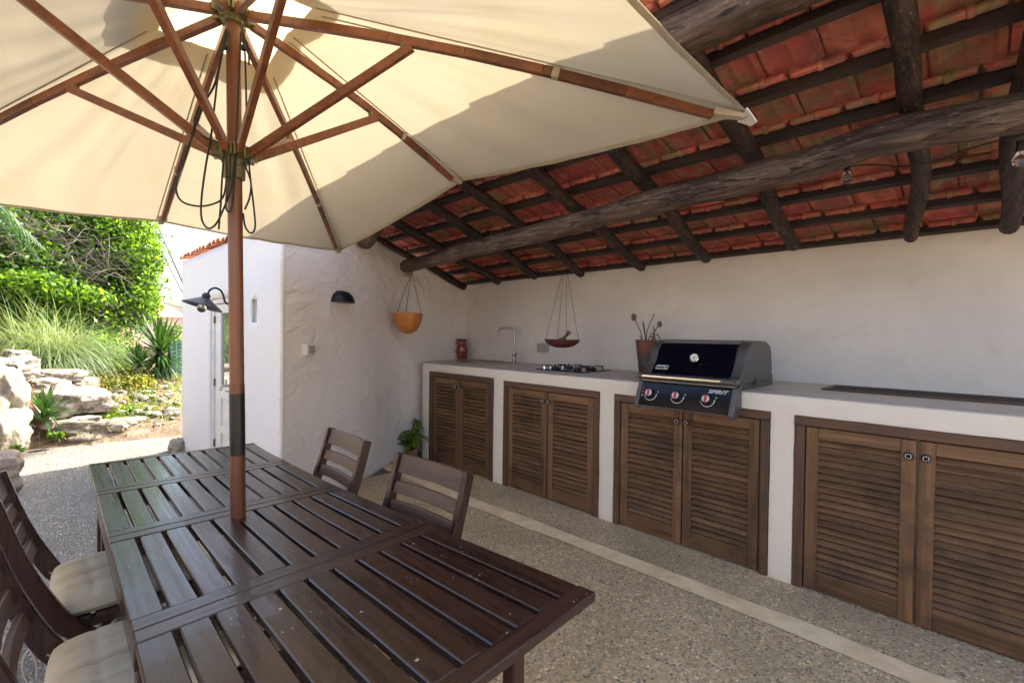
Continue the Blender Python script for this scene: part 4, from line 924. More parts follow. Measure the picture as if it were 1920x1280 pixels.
for k in range(4): mb.tube(spline([jl+Vector((.045+.004*k, -.046, .07+.02*k)), jl+Vector((.052+.004*k, -.040, .085+.02*k)), jl+Vector((.040, -.050, .10+.02*k))], 4), .0022, 5)
mb.build('painted_sprig', M['silverp'], jug, smooth=True)
# hob
hb = thing('gas_hob', 'low black and steel gas hob on the counter below the hanging bowl', 'hob', (1.66, .5, H))
hx0, hx1, hy0, hy1 = 1.44, 1.98, .30, .76
mb = MB(); mb.box((hx0, hy0, H+.001), (hx1, hy1, H+.010)); mb.build('plate', M['gblack'], hb, bevel=.003)
for (bx, by, br) in ((1.58, .43, .045), (1.83, .43, .035), (1.58, .64, .035), (1.83, .64, .05)):
    mb = MB(); mb.lathe([(0, 0), (br, 0), (br, .014), (br*.8, .018), (0, .018)], (bx, by, H+.010), 20); bo = mb.build('burner', M['black'], hb, smooth=True)
    mb = MB()
    for k in range(4):
        a = math.pi/4+k*math.pi/2; d = Vector((math.cos(a), math.sin(a), 0)); c = Vector((bx, by, H)); mb.bar(c+d*.03+Vector((0, 0, .040)), c+d*.115+Vector((0, 0, .040)), .010, .010); mb.bar(c+d*.112+Vector((0, 0, .010)), c+d*.112+Vector((0, 0, .045)), .012, .010, up=(1, .3, 0))
    mb.build('pan_support', M['black'], bo, bevel=.002)
for i in range(4):
    mb = MB(); mb.lathe([(0, 0), (.020, 0), (.018, .026), (0, .027)], (1.50+.0*i, .36+.09*i, H+.010), 16); mb.build('knob', M['silver'], hb, smooth=True)
# hanging bowl with ladle
hbz = 1.345; hc = Vector((1.675, .40, 1.30)); hw = thing('hanging_dish', 'shallow maroon dish holding a wooden ladle, hung on four strings', 'hanging dish', hc)
mb = MB(); n = 32; vs = []; prof = [(0, 0), (.35, .004), (.65, .018), (.88, .045), (1.0, .072), (.96, .072), (.80, .045), (.5, .02), (0, .012)]
for r, z in prof:
    for j in range(n):
        a = 2*math.pi*j/n; ex = abs(math.cos(a)); vs.append((hc.x+.19*r*math.cos(a), hc.y+.13*r*math.sin(a), hc.z-.030+z*1.05 + (.004*ex if r > .9 else 0)))
mb.add(vs, [(i*n+j, i*n+(j+1) % n, (i+1)*n+(j+1) % n, (i+1)*n+j) for i in range(len(prof)-1) for j in range(n)]); mb.build('dish', M['maroon'], hw, smooth=True)
mb = MB(); tpz = Vector((1.70, .40, 2.00))
for (dx, dy) in ((-.165, -.045), (-.115, .07), (.15, .05), (.105, -.07)): mb.tube([hc+Vector((dx, dy, .040)), tpz+Vector((dx*.12, 0, 0))], .0018, 5)
mb.build('strings', M['rubber'], hw)
ld = MB(); a_ = hc+Vector((.02, -.02, .045)); b_ = hc+Vector((.105, -.03, .115)); ld.tube([hc+Vector((-.04, -.01, .035)), a_, a_.lerp(b_, .4), a_.lerp(b_, .75), b_, b_+Vector((.008, 0, .006))], [.018, .024, .012, .016, .022, .010], 12)
tag(ld.build('wooden_ladle', M['brownwood'], None, smooth=True, origin=hc+Vector((.02, 0, .04))), 'small grey-brown wooden scoop leaning out of the hanging dish', 'ladle')
# dried stems in a tall pot
vl = Vector((2.335, .76, H)); vz = thing('stem_vase', 'tall two-tone clay pot of dried stems standing behind the grill', 'vase', vl)
mb = MB(); mb.lathe([(.055, 0), (.060, .004), (.066, .04), (.069, .045), (.066, .050), (.068, .06), (.071, .065), (.068, .070), (.080, .16), (.094, .285), (.097, .295), (.090, .295), (.075, .16), (.0, .12)], vl, 32); vo_ = mb.build('pot', M['vase'], vz, smooth=True, angle=40)
st_ = MB(); rr_ = random.Random(5)
for L_ in ([(-.04, 0, .25), (-.05, 0, .34), (-.085, -.01, .42), (-.11, -.01, .47)], [(-.02, .02, .25), (-.03, .02, .36), (-.045, .02, .44)], [(0, 0, .25), (.0, 0, .36), (.03, 0, .44), (.07, 0, .52)], [(.02, -.02, .25), (-.01, -.02, .35), (-.035, -.01, .46)], [(.0, .0, .25), (.04, 0, .34), (.09, 0, .38)], [(.05, .0, .25), (.07, 0, .36), (.095, 0, .40), (.11, 0, .41)], [(.03, .02, .25), (.05, .02, .33), (.085, .02, .345), (.11, .02, .31), (.12, .02, .26)], [(.02, -.03, .25), (.04, -.03, .31), (.08, -.03, .325), (.105, -.03, .29), (.115, -.03, .22)], [(.06, 0, .25), (.075, 0, .33), (.06, 0, .42)], [(-.05, 0, .22), (-.055, 0, .30), (-.065, 0, .33)]):
    st_.tube(spline([vl+Vector(p) for p in L_], 5), .0042, 6)
st_.build('dried_stems', M['stem'], vz, smooth=True)
for (dx, dz, s_) in ((-.125, .495, 1.0), (.125, .43, .8)):
    th = MB(); c = vl+Vector((dx, -.01, dz)); th.sphere(c, .022*s_, 14, 10, (1, 1, 1.45))
    for k in range(90):
        d = Vector((rr_.gauss(0, 1), rr_.gauss(0, 1), rr_.gauss(0, 1))).normalized(); q = c + Vector((d.x, d.y, d.z*1.4))*.021*s_; th.bar(q, q+d*.009, .0016, .0016, w2=.0004, h2=.0004)
    th.build('seed_head', M['thistle'], vz)
# grate inset on the right
gt = thing('worktop_grate', 'dark wooden slatted grate let into the right end of the worktop', 'grate', (4.3, .75, H))
ga0, ga1, gb0, gb1 = 3.70, 5.2, .50, .86
mb = MB()
mb.box((ga0, gb0, H+.001), (ga1, gb0+.035, H+.011)); mb.box((ga0, gb1-.035, H+.001), (ga1, gb1, H+.011)); mb.box((ga0, gb0+.0355, H+.001), (ga0+.035, gb1-.0355, H+.010)); mb.box((ga1-.035, gb0+.0355, H+.001), (ga1, gb1-.0355, H+.010)); mb.build('grate_frame', M['fx'], gt, bevel=.002)
mb = MB(); mb.box((ga0+.036, gb0+.036, H+.0005), (ga1-.036, gb1-.036, H+.0015)); mb.build('grate_shade_sheet', M['rubber'], gt)  # flat black sheet stands in for the shade below the bars
for i in range(13):
    mb = MB(); y = gb0+.043+i*.0213; mb.box((ga0+.036, y, H+.0016), (ga1-.036, y+.010, H+.0095)); mb.build('grate_bar', M['batten'], gt)
# socket on the back wall
so2 = thing('double_socket', 'small double weatherproof socket below and left of the hanging dish', 'socket', (.95, D, 1.24))
mb = MB(); mb.box((.885, D-.055, 1.205), (.958, D-.006, 1.295)); mb.build('socket_cover', M['grey'], so2, bevel=.006)
mb = MB(); mb.box((.960, D-.055, 1.205), (1.033, D-.006, 1.295)); mb.build('socket_cover', M['grey'], so2, bevel=.006)
# orange hanging pot
oc = Vector((.235, -.345, 1.595)); op = thing('hanging_pot', 'glossy orange half-round pot hanging on three chains from the beam end', 'hanging pot', oc)
mb = MB(); pr = [(.0, -.212), (.045, -.207), (.085, -.185), (.120, -.140), (.143, -.08), (.152, -.02), (.156, .0), (.148, .0), (.143, -.03), (.11, -.13), (.0, -.19)]
mb.lathe(pr, oc, 36); mb.build('bowl', M['orange'], op, smooth=True, angle=50)
hk = Vector((.30, -.345, 2.02))
for a in (200, 320, 80):
    q = oc + Vector((.148*math.cos(R(a)), .148*math.sin(R(a)), -.008)); mb = MB(); n = 20
    for k in range(n):
        c = q.lerp(hk, (k+.5)/n); d = (hk-q).normalized(); s1 = d.orthogonal().normalized(); s2 = d.cross(s1); s_ = s1 if k % 2 else s2
        mb.tube([c + d*.013*math.sin(t_) + s_*.0045*math.cos(t_) for t_ in [j*math.pi/4 for j in range(8)]], .0016, 5, closed=True)
    mb.build('chain', M['black'], op)
# half-dome wall light, switch box, junction box
def on_wall(s, z, o=0): return ssd(s, z, o)
def sfor(x): return (x-P1.x)/e2.x
def frame_wall(s, z, o):                                       # x along wall, y out of wall, z up
    m_ = Matrix(((e2.x, n2.x, 0, 0), (e2.y, n2.y, 0, 0), (0, 0, 1, 0), (0, 0, 0, 1))); return Matrix.Translation(ssd(s, z, o)) @ m_
sL = sfor(.56); Mw = frame_wall(sL, 1.655, .008); wl_ = thing('dome_wall_light', 'black half-dome downlight on the trowelled plaster wall', 'wall light', ssd(sL, 1.655))
mb = MB(); vs = []; nA, nB = 20, 9
for i in range(nB+1):
    ph = math.pi/2*i/nB
    for j in range(nA+1):
        th_ = math.pi*j/nA; vs.append(Mw @ Vector((.120*math.cos(th_)*math.cos(ph), .105*math.sin(th_)*math.cos(ph), .092*math.sin(ph))))
w = nA+1; mb.add(vs, [(i*w+j, i*w+j+1, (i+1)*w+j+1, (i+1)*w+j) for i in range(nB) for j in range(nA)])
mb.add([Mw @ Vector((.124*math.cos(t_), .110*math.sin(t_), z)) for z in (-.012, 0) for t_ in [math.pi*j/nA for j in range(nA+1)]], [(j, j+1, w+j+1, w+j) for j in range(nA)] + [tuple(range(w-1, -1, -1)), tuple(range(w, 2*w))])
mb.build('shade', M['black'], wl_, smooth=True, angle=50)
mb = MB(); mb.box((-.11, -.02, -.012), (.11, .0, .085), 0, Mw); mb.build('back_plate', M['black'], wl_)
sB = sfor(.728); Mw = frame_wall(sB, 1.253, .008); sb = thing('switch_box', 'small pale square switch box at mid height on the trowelled plaster wall', 'switch', ssd(sB, 1.253))
mb = MB(); mb.box((-.048, -.01, -.043), (.048, .045, .043), 0, Mw); mb.build('casing', M['whitep'], sb, bevel=.006, seg=2)
mb = MB(); mb.box((-.032, .0455, -.030), (.032, .052, .030), 0, Mw); mb.build('rocker', M['grey'], sb, bevel=.003)
sB = sfor(.06); Mw = frame_wall(sB, 2.045, .008); jb = thing('junction_box', 'small clear plastic box on the wall just below the beam end', 'junction box', ssd(sB, 2.045))
mb = MB(); mb.box((-.035, 0, -.030), (.035, .05, .022), 0, Mw); mb.build('casing', M['grey'], jb, bevel=.005); mb = MB(); mb.tube([Mw @ Vector((0, .025, .02)), Mw @ Vector((0, .03, .06))], .005, 6); mb.build('cable', M['whitep'], jb)
# gooseneck lamp on the outbuilding
lx = -.20; lp = thing('gooseneck_lamp', 'black gooseneck lamp with a flared shade and clear bulb beside the narrow door', 'wall lamp', (lx, -1.82, 1.63))
mb = MB(); mb.box((lx-.045, -1.835, 1.54), (lx+.045, -1.808, 1.69)); mb.build('wall_plate', M['black'], lp, bevel=.004)
mb = MB(); mb.tube(spline([(lx, -1.83, 1.622), (lx, -1.865, 1.622), (lx, -1.893, 1.640), (lx, -1.905, 1.69), (lx, -1.925, 1.735), (lx, -1.965, 1.755), (lx, -2.005, 1.735), (lx, -2.02, 1.70)], 6), .0085, 10); mb.build('arm', M['black'], lp, smooth=True)
sc_ = Vector((lx, -2.04, 1.655)); Ms = Matrix.Rotation(R(-17), 4, 'X')
mb = MB(); mb.lathe([(.0, .055), (.022, .052), (.030, .035), (.034, .03), (.030, .012), (.042, .004), (.150, -.062), (.152, -.068), (.145, -.066), (.040, -.002), (.0, .0)], sc_, 32, 0, Ms); mb.build('shade', M['black'], lp, smooth=True, angle=40)
mb = MB(); mb.lathe([(.0, -.118), (.022, -.112), (.034, -.092), (.034, -.070), (.022, -.045), (.013, -.02), (.013, -.005)], sc_, 20, 0, Ms); mb.build('bulb', M['glass'], lp, smooth=True)
mb = MB(); mb.tube(spline([sc_+Ms @ Vector(p) for p in ((.006, 0, -.02), (.012, 0, -.08), (0, .004, -.095), (-.012, 0, -.08), (-.006, 0, -.02))], 5), .0016, 5); mb.build('filament', M['brass'], lp)
# garden tap on the outbuilding
gt_ = thing('garden_tap', 'small weathered brass tap on the white outbuilding wall behind the parasol pole', 'tap', (-.30, -1.82, .905))
mb = MB(); mb.tube(spline([(-.3, -1.80, .905), (-.3, -1.86, .905), (-.3, -1.895, .90), (-.3, -1.905, .865)], 5), .012, 10); mb.tube([(-.3, -1.86, .90), (-.3, -1.86, .945)], .009, 8); mb.build('body', M['steel'], gt_, smooth=True); mb = MB(); mb.bar((-.33, -1.86, .95), (-.27, -1.86, .95), .012, .008); mb.build('handle', M['steel'], gt_)
# potted fern
fl = Vector((-.005, -.125, .004)); fp = thing('potted_fern', 'fern in a small terracotta pot on the floor at the counter end', 'potted plant', fl)
mb = MB(); mb.lathe([(.045, 0), (.047, .0), (.062, .085), (.068, .087), (.070, .115), (.063, .117), (.058, .09), (.0, .085)], fl, 28); mb.build('pot', M['terracotta'], fp, smooth=True, angle=40)
rf = random.Random(11); Q = []
fr_ = [(-150, .22, .10), (-120, .16, .16), (100, .10, .30), (80, .08, .32), (20, .19, .17), (-20, .17, .12), (-60, .14, .08), (150, .16, .16), (180, .22, .06), (-90, .12, .20), (60, .13, .25), (-170, .15, .20), (-45, .20, .03), (-135, .20, .13), (-105, .19, .09), (-75, .16, .22), (95, .05, .34), (130, .12, .22), (0, .14, .20), (-30, .18, .16), (-160, .20, .10)]
for az, ln, hgt in fr_:
    az = R(az+rf.uniform(-12, 12)); d = Vector((math.cos(az), math.sin(az), 0)); sd = Vector((-d.y, d.x, 0)); n = 15
    pp = spline([fl+Vector((0, 0, .10)), fl+d*ln*.35+Vector((0, 0, .10+hgt*.75)), fl+d*ln*.8+Vector((0, 0, .10+hgt)), fl+d*ln*1.15+Vector((0, 0, .08+hgt*.75))], 5)
    for i in range(1, len(pp)-1):
        t_ = i/len(pp); w = .058*math.sin(math.pi*min(1, t_*1.05+.08))**.7; tg = (pp[i+1]-pp[i]).normalized()
        for s_ in (-1, 1):
            for o_2 in (0, .5):
                b = pp[i].lerp(pp[i+1], o_2); tip = b + sd*s_*w + tg*w*.5 + Vector((0, 0, -.25*w+rf.uniform(-.004, .004))); Q.append([b-tg*.004, (b+tip)/2-tg*.006, tip, (b+tip)/2+tg*.007])
quads('fronds', [[tuple(p) for p in q] for q in Q], M['fern'], fp)
# festoon lights along the beam
fs_ = thing('festoon_cable', 'thin black cable of the festoon lights looped along the beam', 'cable', (2.5, -.30, 2.15))
hp = [(.25, -.40, 2.19), (.40, -.28, 2.17), (1.0, -.22, 2.23), (1.36, -.2, 2.25), (2.0, -.2, 2.16), (2.95, -.20, 2.21), (3.4, -.22, 2.17), (3.93, -.2, 2.22), (4.2, -.25, 2.15), (4.5, -.25, 2.19), (5.5, -.3, 2.2)]
mb = MB(); mb.tube(spline(hp, 8), .0035, 6); mb.build('cable', M['rubber'], fs_, smooth=True)
for i, ((u, v, y), up_, wh) in enumerate([((803, 474, -.28), 0, 'nearest the plastered side wall'), ((922, 447, -.2), 0, 'just above the beam, second from the side wall'), ((1237, 405, -.2), 1, 'pointing up from the cable over the hob'), ((1588, 322, -.2), 0, 'with a dark blue socket beneath the thick bend of the beam'), ((1913, 285, -.2), 0, 'at the right picture edge')]):
    c = at(u, v, y=y); sg = -1 if not up_ else 1
    b_ = thing('festoon_bulb', 'clear festoon bulb '+wh, 'light bulb', c, 0, 'festoon bulbs hanging along the beam'); mb = MB()
    mb.lathe([(.011, 0), (.013, .01), (.012, .045), (.0, .047)] if not up_ else [(.0, -.047), (.012, -.045), (.013, -.01), (.011, 0)], c, 14); mb.build('socket', M['black'], b_, smooth=True)
    mb = MB(); mb.lathe([(.011, 0), (.016, sg*.012), (.023, sg*.030), (.022, sg*.045), (.012, sg*.056), (.0, sg*.058)], c, 16); mb.build('bulb', M['glass'], b_, smooth=True)

# ------------------------------------------------------------------ garden
def rock(name, label, c, size, seed, mat='rock', rot=0, cat='rock', flat=.25, group='limestone boulders beside the gravel', det=4):
    import bmesh
    bm = bmesh.new(); bmesh.ops.create_icosphere(bm, subdivisions=det+1, radius=1); c = Vector(c)
    Rz = Matrix.Rotation(rot, 3, 'Z'); off = Vector((seed*3.7, seed*1.3, seed*2.1))
    for v in bm.verts:
        p = v.co.copy(); q = Vector((p.x, p.y, p.z))
        m_ = max(abs(q.x), abs(q.y), abs(q.z)); q = q.lerp(q/m_*.82, .55)
        cell = mnoise.voronoi(p*1.15+off)[0]; k = 1 + .24*(cell[1]-cell[0]) - .10 + .20*mnoise.noise(p*1.1+off) + .09*mnoise.noise(p*2.7+off) + .045*mnoise.noise(p*6+off) + .02*mnoise.noise(p*14+off)
        q = q*k; q = Vector((q.x*size[0], q.y*size[1], q.z*size[2])); 
        v.co = Rz @ q
    me = bpy.data.meshes.new(name); bm.to_mesh(me); bm.free(); me.materials.append(M[mat]); me.polygons.foreach_set('use_smooth', [True]*len(me.polygons))
    o = bpy.data.objects.new(name, me); COL.objects.link(o); o.location = c; return tag(o, label, cat, group)
def bz_(x, y): return bank_z(x, y)
def A(u, v, x): return at(u, v, x=x)
rocks = [
 ('tall pale boulder at the left picture edge above the stone block', A(-8, 745, -3.0), (.34, .24, .42), 1, 'rock3', .3),
 ('rounded cream boulder low at the left picture edge beside the spiky cycad', A(-2, 812, -2.75), (.26, .22, .28), 2, 'rock3', .8),
 ('broad flat white slab lying below the pampas grass', A(88, 703, -4.4), (.34, .44, .10), 3, 'rock', .0),
 ('low grey and white boulder at the left edge beside the dry stone wall', A(18, 692, -3.8), (.30, .30, .17), 4, 'rock', .5),
 ('wide lichen-spotted boulder right behind the spiky cycad', A(140, 752, -3.75), (.42, .40, .20), 5, 'rock', .2),
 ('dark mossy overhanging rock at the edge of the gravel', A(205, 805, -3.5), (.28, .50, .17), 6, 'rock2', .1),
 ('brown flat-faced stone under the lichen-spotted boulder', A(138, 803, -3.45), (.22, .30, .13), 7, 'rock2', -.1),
 ('mossy yellow stone between the white slab and the spotted boulder', A(78, 725, -4.0), (.26, .34, .13), 8, 'rock', .7),
 ('white stone at the right end of the rock row, above the blue grass tuft', A(290, 765, -4.2), (.22, .26, .12), 9, 'rock', .3),
 ('angular cream stone beside the slab, near the yellow bushes', A(150, 722, -4.4), (.20, .22, .13), 10, 'rock3', .9),
 ('pale rock strip at the right end of the gravel edge', A(310, 800, -3.6), (.16, .30, .09), 11, 'rock', .0),
 ('small round boulder between the pampas grass and the dry stone wall', A(30, 672, -4.3), (.16, .18, .12), 12, 'rock', 1.2),
 ('grey boulder in the middle of the rock row, half under creeping plants', A(180, 770, -4.1), (.30, .34, .16), 13, 'rock', .4),
]
for i, (lab, c, sz, sd_, mt, ro) in enumerate(rocks): rock('boulder', lab, c, sz, sd_, mt, ro, 'boulder')
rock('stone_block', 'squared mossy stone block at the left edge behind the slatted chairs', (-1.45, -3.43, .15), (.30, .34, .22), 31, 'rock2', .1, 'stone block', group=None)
rock('corner_stone', 'rough stone poking out at the foot of the outbuilding corner', (-2.10, -1.93, .03), (.13, .09, .13), 32, 'rock3', .2, 'stone', group=None)
rk = random.Random(3); k = 0
import bmesh as _bm
def rubble(name, label, pts, s0, s1, mat):
    mb = MB()
    for (x, y, z) in pts:
        s_ = rk.uniform(s0, s1); sc = (rk.uniform(.8, 1.4), rk.uniform(.8, 1.4), rk.uniform(.5, .8)); i0 = len(mb.v); mb.sphere((x, y, z), s_, 7, 5, sc)
        for i in range(i0, len(mb.v)): p = Vector(mb.v[i]); q = p-Vector((x, y, z)); mb.v[i] = tuple(Vector((x, y, z)) + q*(1+.45*mnoise.noise(p*9)))
    return tag(mb.build(name, M[mat], None, smooth=True, angle=25, origin=pts[0]), label, kind='stuff')
P_ = []
for i in range(70):
    u, v = rk.uniform(170, 335), rk.uniform(745, 800); x = -3.4-(800-v)/55*1.2+rk.uniform(-.2, .2); p = A(u, v, x); P_.append((p.x, p.y, bz_(p.x, p.y)+.01))
for i in range(40):
    y = rk.uniform(-3.3, -1.6); x = -3.25-rk.uniform(0, 2.2); P_.append((x, y, bz_(x, y)+.01))
rubble('loose_stones', 'loose pale stones strewn over the garden bank', P_, .015, .075, 'rock')
# dry stone retaining walls
def stone_wall(name, label, P0, Pb, h0, h1, nrm, seed, zbase=None):
    r2 = random.Random(seed); P0 = Vector(P0); Pb = Vector(Pb); L = (Pb-P0).length; e = (Pb-P0)/L; nn = Vector(nrm).normalized(); mb = MB()
    z = 0
    while z < max(h0, h1):
        hh = r2.uniform(.10, .19); s = r2.uniform(-.2, 0)
        while s < L:
            w = r2.uniform(.16, .42); top = h0+(h1-h0)*max(0, min(1, s/L))
            if z < top:
                c = P0 + e*(s+w/2) + nn*r2.uniform(-.035, .03) + Vector((0, 0, z+hh/2)); i0 = len(mb.v); n_, k_ = 10, 6; off = Vector((r2.uniform(0, 99), 0, 0))
                for a in range(k_+1):
                    for b in range(n_):
                        th_ = math.pi*a/k_; ph = 2*math.pi*b/n_; q = Vector((math.sin(th_)*math.cos(ph), math.sin(th_)*math.sin(ph), math.cos(th_)))
                        m_ = max(abs(q.x), abs(q.y), abs(q.z)); q = q.lerp(q/m_, .62)*(.93+.22*mnoise.noise(q*1.6+off)); mb.v.append(tuple(c + e*q.x*w*.5 + nn*q.y*.16 + Vector((0, 0, q.z*hh*.52))))
                for a in range(k_):
                    for b in range(n_): mb.f.append((i0+a*n_+b, i0+a*n_+(b+1) % n_, i0+(a+1)*n_+(b+1) % n_, i0+(a+1)*n_+b)); mb.m.append(0)
            s += w*.96
        z += hh*.93
    o = mb.build(name, M['stonew'], None, smooth=True, origin=P0, angle=60); return tag(o, label, 'stone wall')
stone_wall('dry_stone_wall', 'dry stone wall of flat grey-brown stones behind the left boulders', (-7.2, -3.62, .5), (-4.0, -4.25, .35), 1.35, 1.45, (.2, 1, 0), 5)
stone_wall('dry_stone_wall', 'tall dry stone terrace wall along the open side of the patio, outside the photo', (-4.0, -5.35, 0), (9.0, -5.6, 0), 1.9, 1.9, (0, 1, 0), 6)  # unseen, placed sunlit to bounce warm light; such stone shows in the door glass

# --- foliage builders (numpy)
def leaves(centers, size, up=.3, aspect=.55, jit=.3, rngx=None, fold=.0):
    rg = rngx or rng; C = np.asarray(centers, float); n = len(C)
    d = rg.normal(size=(n, 3)); d[:, 2] += up; d /= np.linalg.norm(d, axis=1)[:, None]
    a = rg.normal(size=(n, 3)); a -= (a*d).sum(1)[:, None]*d; a /= np.linalg.norm(a, axis=1)[:, None]; b = np.cross(d, a)
    s = size*(1+jit*rg.uniform(-1, 1, n))[:, None]
    return np.stack([C-a*s*.5, C-b*s*aspect*.5+a*s*.05, C+a*s*.5, C+b*s*aspect*.5+a*s*.05], 1)
def blob_points(blobs, n, shell=.55, rg=rng):
    P = []; w = np.array([b[1][0]*b[1][1]*b[1][2] for b in blobs])**.667; w /= w.sum()
    for (c, r), k in zip(blobs, (w*n).astype(int)):
        d = rg.normal(size=(k, 3)); d /= np.linalg.norm(d, axis=1)[:, None]; rr = shell+(1-shell)*rg.uniform(0, 1, k)**.6
        rr *= 1+.18*np.sin(d[:, 0]*7+c[0]*3)*np.sin(d[:, 1]*6+c[1]*5)*np.sin(d[:, 2]*5)
        P.append(np.array(c)+d*rr[:, None]*np.array(r))
    return np.concatenate(P)
def clump(P, k, spread, rg=rng):
    n = len(P)//k; base = P[rg.choice(len(P), n, replace=False)]; return (base[:, None, :] + rg.normal(size=(n, k, 3))*spread).reshape(-1, 3)
def blade(base, d, length, width, droop, n=6, roll=0):
    d = Vector(d).normalized(); h = Vector((d.x, d.y, 0)); 
    if h.length < 1e-3: h = Vector((1, 0, 0))
    h.normalize(); sd = Vector((-h.y, h.x, 0)); sd = (Matrix.Rotation(roll, 3, d) @ sd); pts = []; p = Vector(base); dd = d.copy()
    for i in range(n+1):
        t_ = i/n; w = width*(math.sin(math.pi*min(1, .25+t_*.75)) if i < n else .02); pts.append((p-sd*w/2, p+sd*w/2)); p = p+dd*(length/n); dd = (dd+Vector((0, 0, -droop/n))).normalized()
    return [[tuple(a[0]), tuple(a[1]), tuple(b[1]), tuple(b[0])] for a, b in zip(pts, pts[1:])]
# big vine-covered tree beyond the rocks
def tree(name, label, base, blobs, n, size, mat, seed, twigs=0, limbs=True, bare=None):
    rg = np.random.default_rng(seed); rr = random.Random(seed); t = thing(name, label, 'tree', base); mb = MB(); base = Vector(base)
    for (c, r) in blobs:
        c = Vector(c); m_ = base.lerp(c, .45) + Vector((rr.uniform(-.2, .2), rr.uniform(-.2, .2), .15)); mb.tube(spline([base, base.lerp(m_, .5)+Vector((rr.uniform(-.1, .1), 0, .05)), m_, c], 4), [.13*(1-.9*i/12)+.012 for i in range(13)], 7, wob=.2)
    mb.build('trunk', M['bark'], t, smooth=True)
    P = blob_points(blobs, n, .55, rg); P = np.concatenate([P[:n//3], clump(P, 7, size*1.5, rg)])
    quads('crown', leaves(P, size, .35, .6, .4, rg), mat, t)
    if twigs:
        tw = MB()
        for i in range(twigs):
            c, r = (bare or blobs)[rr.randrange(len(bare or blobs))]; q = Vector([rr.gauss(0, 1) for _ in range(3)]).normalized(); p0 = Vector(c)+Vector((q.x*r[0], q.y*r[1], q.z*r[2]))*rr.uniform(.55, .98); d = Vector((rr.uniform(-.3, .5), rr.uniform(-1, 1), rr.uniform(-.8, .7))).normalized(); L_ = rr.uniform(.25, .7)
            tw.tube([p0, p0+d*L_*.5+Vector((0, 0, rr.uniform(-.06, .06))), p0+d*L_+Vector((0, rr.uniform(-.12, .12), rr.uniform(-.15, .1)))], [.007, .005, .002], 4)
        tw.build('bare_twigs', M['twig'], t)
    return t
def B(u, v, x, r): p = at(u, v, x=x); return ((p.x, p.y, p.z), r)
tree('vine_tree', 'large bright green vine-clad tree filling the view beside the outbuilding', A(190, 690, -7.6),
     [B(215, 470, -7.4, (.8, .75, .8)), B(235, 560, -7.2, (.6, .55, .6)), B(225, 400, -7.8, (.9, .55, .8)), B(150, 420, -8.0, (1.0, .9, .9)), B(190, 620, -7.0, (.5, .5, .45)), B(245, 500, -7.5, (.5, .45, .6)), B(190, 330, -8.2, (1.0, .8, .8)), B(238, 440, -7.6, (.4, .38, .5))], 34000, .070, M['leaf'], 21, 200, bare=[B(150, 480, -7.0, (.5, .8, .5)), B(170, 520, -6.9, (.5, .6, .4)), B(190, 580, -6.8, (.4, .4, .4))])
tree('broadleaf_tree', 'darker leafy tree with tangled bare twigs at the left picture edge', A(40, 640, -7.0),
     [B(60, 520, -6.8, (.7, .7, .6)), B(20, 560, -6.6, (.6, .6, .5)), B(110, 560, -6.7, (.5, .6, .45)), B(30, 440, -7.4, (.9, .9, .8)), B(-60, 480, -7.0, (.9, .9, 1.0)), B(100, 460, -7.6, (.8, .8, .8)), B(-140, 560, -6.6, (.9, .9, 1.0)), B(150, 590, -6.6, (.4, .5, .35))], 17000, .085, M['leafmid'], 22, 300, bare=[B(110, 470, -6.6, (.5, .9, .6)), B(60, 470, -6.6, (.5, .8, .5))])
def shrub(name, label, blobs, n, size, mat, seed, cat='shrub', up=.5, base=None, group=None, asp=.6):
    rg = np.random.default_rng(seed); b = Vector(base if base else (blobs[0][0][0], blobs[0][0][1], blobs[0][0][2]-blobs[0][1][2])); P = blob_points(blobs, n, .35, rg)
    t = thing(name, label, cat, b, 0, group); quads('foliage', leaves(P, size, up, asp, .4, rg), mat, t); mb = MB()
    for c, r in blobs: mb.tube([b, b.lerp(Vector(c), .6), Vector(c)], [.02, .014, .005], 5)
    mb.build('stem', M['bark'], t); return t
# small-leaved brighter green sprays in the darker tree
shrub('climbing_ivy', 'mid green large-leaved climber above the pampas grass', [B(140, 555, -6.1, (.35, .5, .22)), B(60, 535, -6.0, (.35, .5, .25)), B(95, 590, -6.1, (.3, .4, .2)), B(20, 590, -6.2, (.3, .4, .2))], 2600, .095, M['leaf'], 33, 'climber')
# pampas grass
rg2 = random.Random(9); pb = A(90, 712, -5.2); Q = []; 
for i in range(2600):
    a = rg2.uniform(0, 2*math.pi); e = rg2.uniform(.15, 1.0)**.8; ph = R(90-34*e); d = (math.cos(a)*math.cos(ph), math.sin(a)*math.cos(ph)+.08, math.sin(ph)); b = pb + Vector((rg2.gauss(0, .10), rg2.gauss(0, .16), 0))
    Q += blade(b, d, rg2.uniform(.8, 1.75), rg2.uniform(.004, .009), rg2.uniform(2.2, 4.2), 12, rg2.uniform(-.5, .5))
pg = thing('pampas_grass', 'big arching clump of pampas grass above the white rocks', 'grass clump', pb); quads('blades', Q, M['pampas'], pg)
Q = []
for i in range(420):
    a = rg2.uniform(0, 2*math.pi); ph = R(rg2.uniform(5, 60)); Q += blade(pb+Vector((rg2.gauss(0, .2), rg2.gauss(0, .42), 0)), (math.cos(a)*math.cos(ph), math.sin(a)*math.cos(ph), math.sin(ph)), rg2.uniform(.25, .7), .012, rg2.uniform(1, 3), 5)
quads('dry_blades', Q, M['straw'], pg)
Q = []; tb_ = A(42, 690, -5.2)
for i in range(40): 
    a = rg2.uniform(0, 6.28); Q += blade(tb_+Vector((0, rg2.gauss(0, .03), 0)), (.15*math.cos(a), .22*math.sin(a), 1), rg2.uniform(.7, 1.2), .014, rg2.uniform(.3, 1.6), 8)
tf = thing('reed_tuft', 'slender upright reed tuft in front of the dry stone wall', 'grass clump', tb_); quads('blades', Q, M['pampas'], tf)
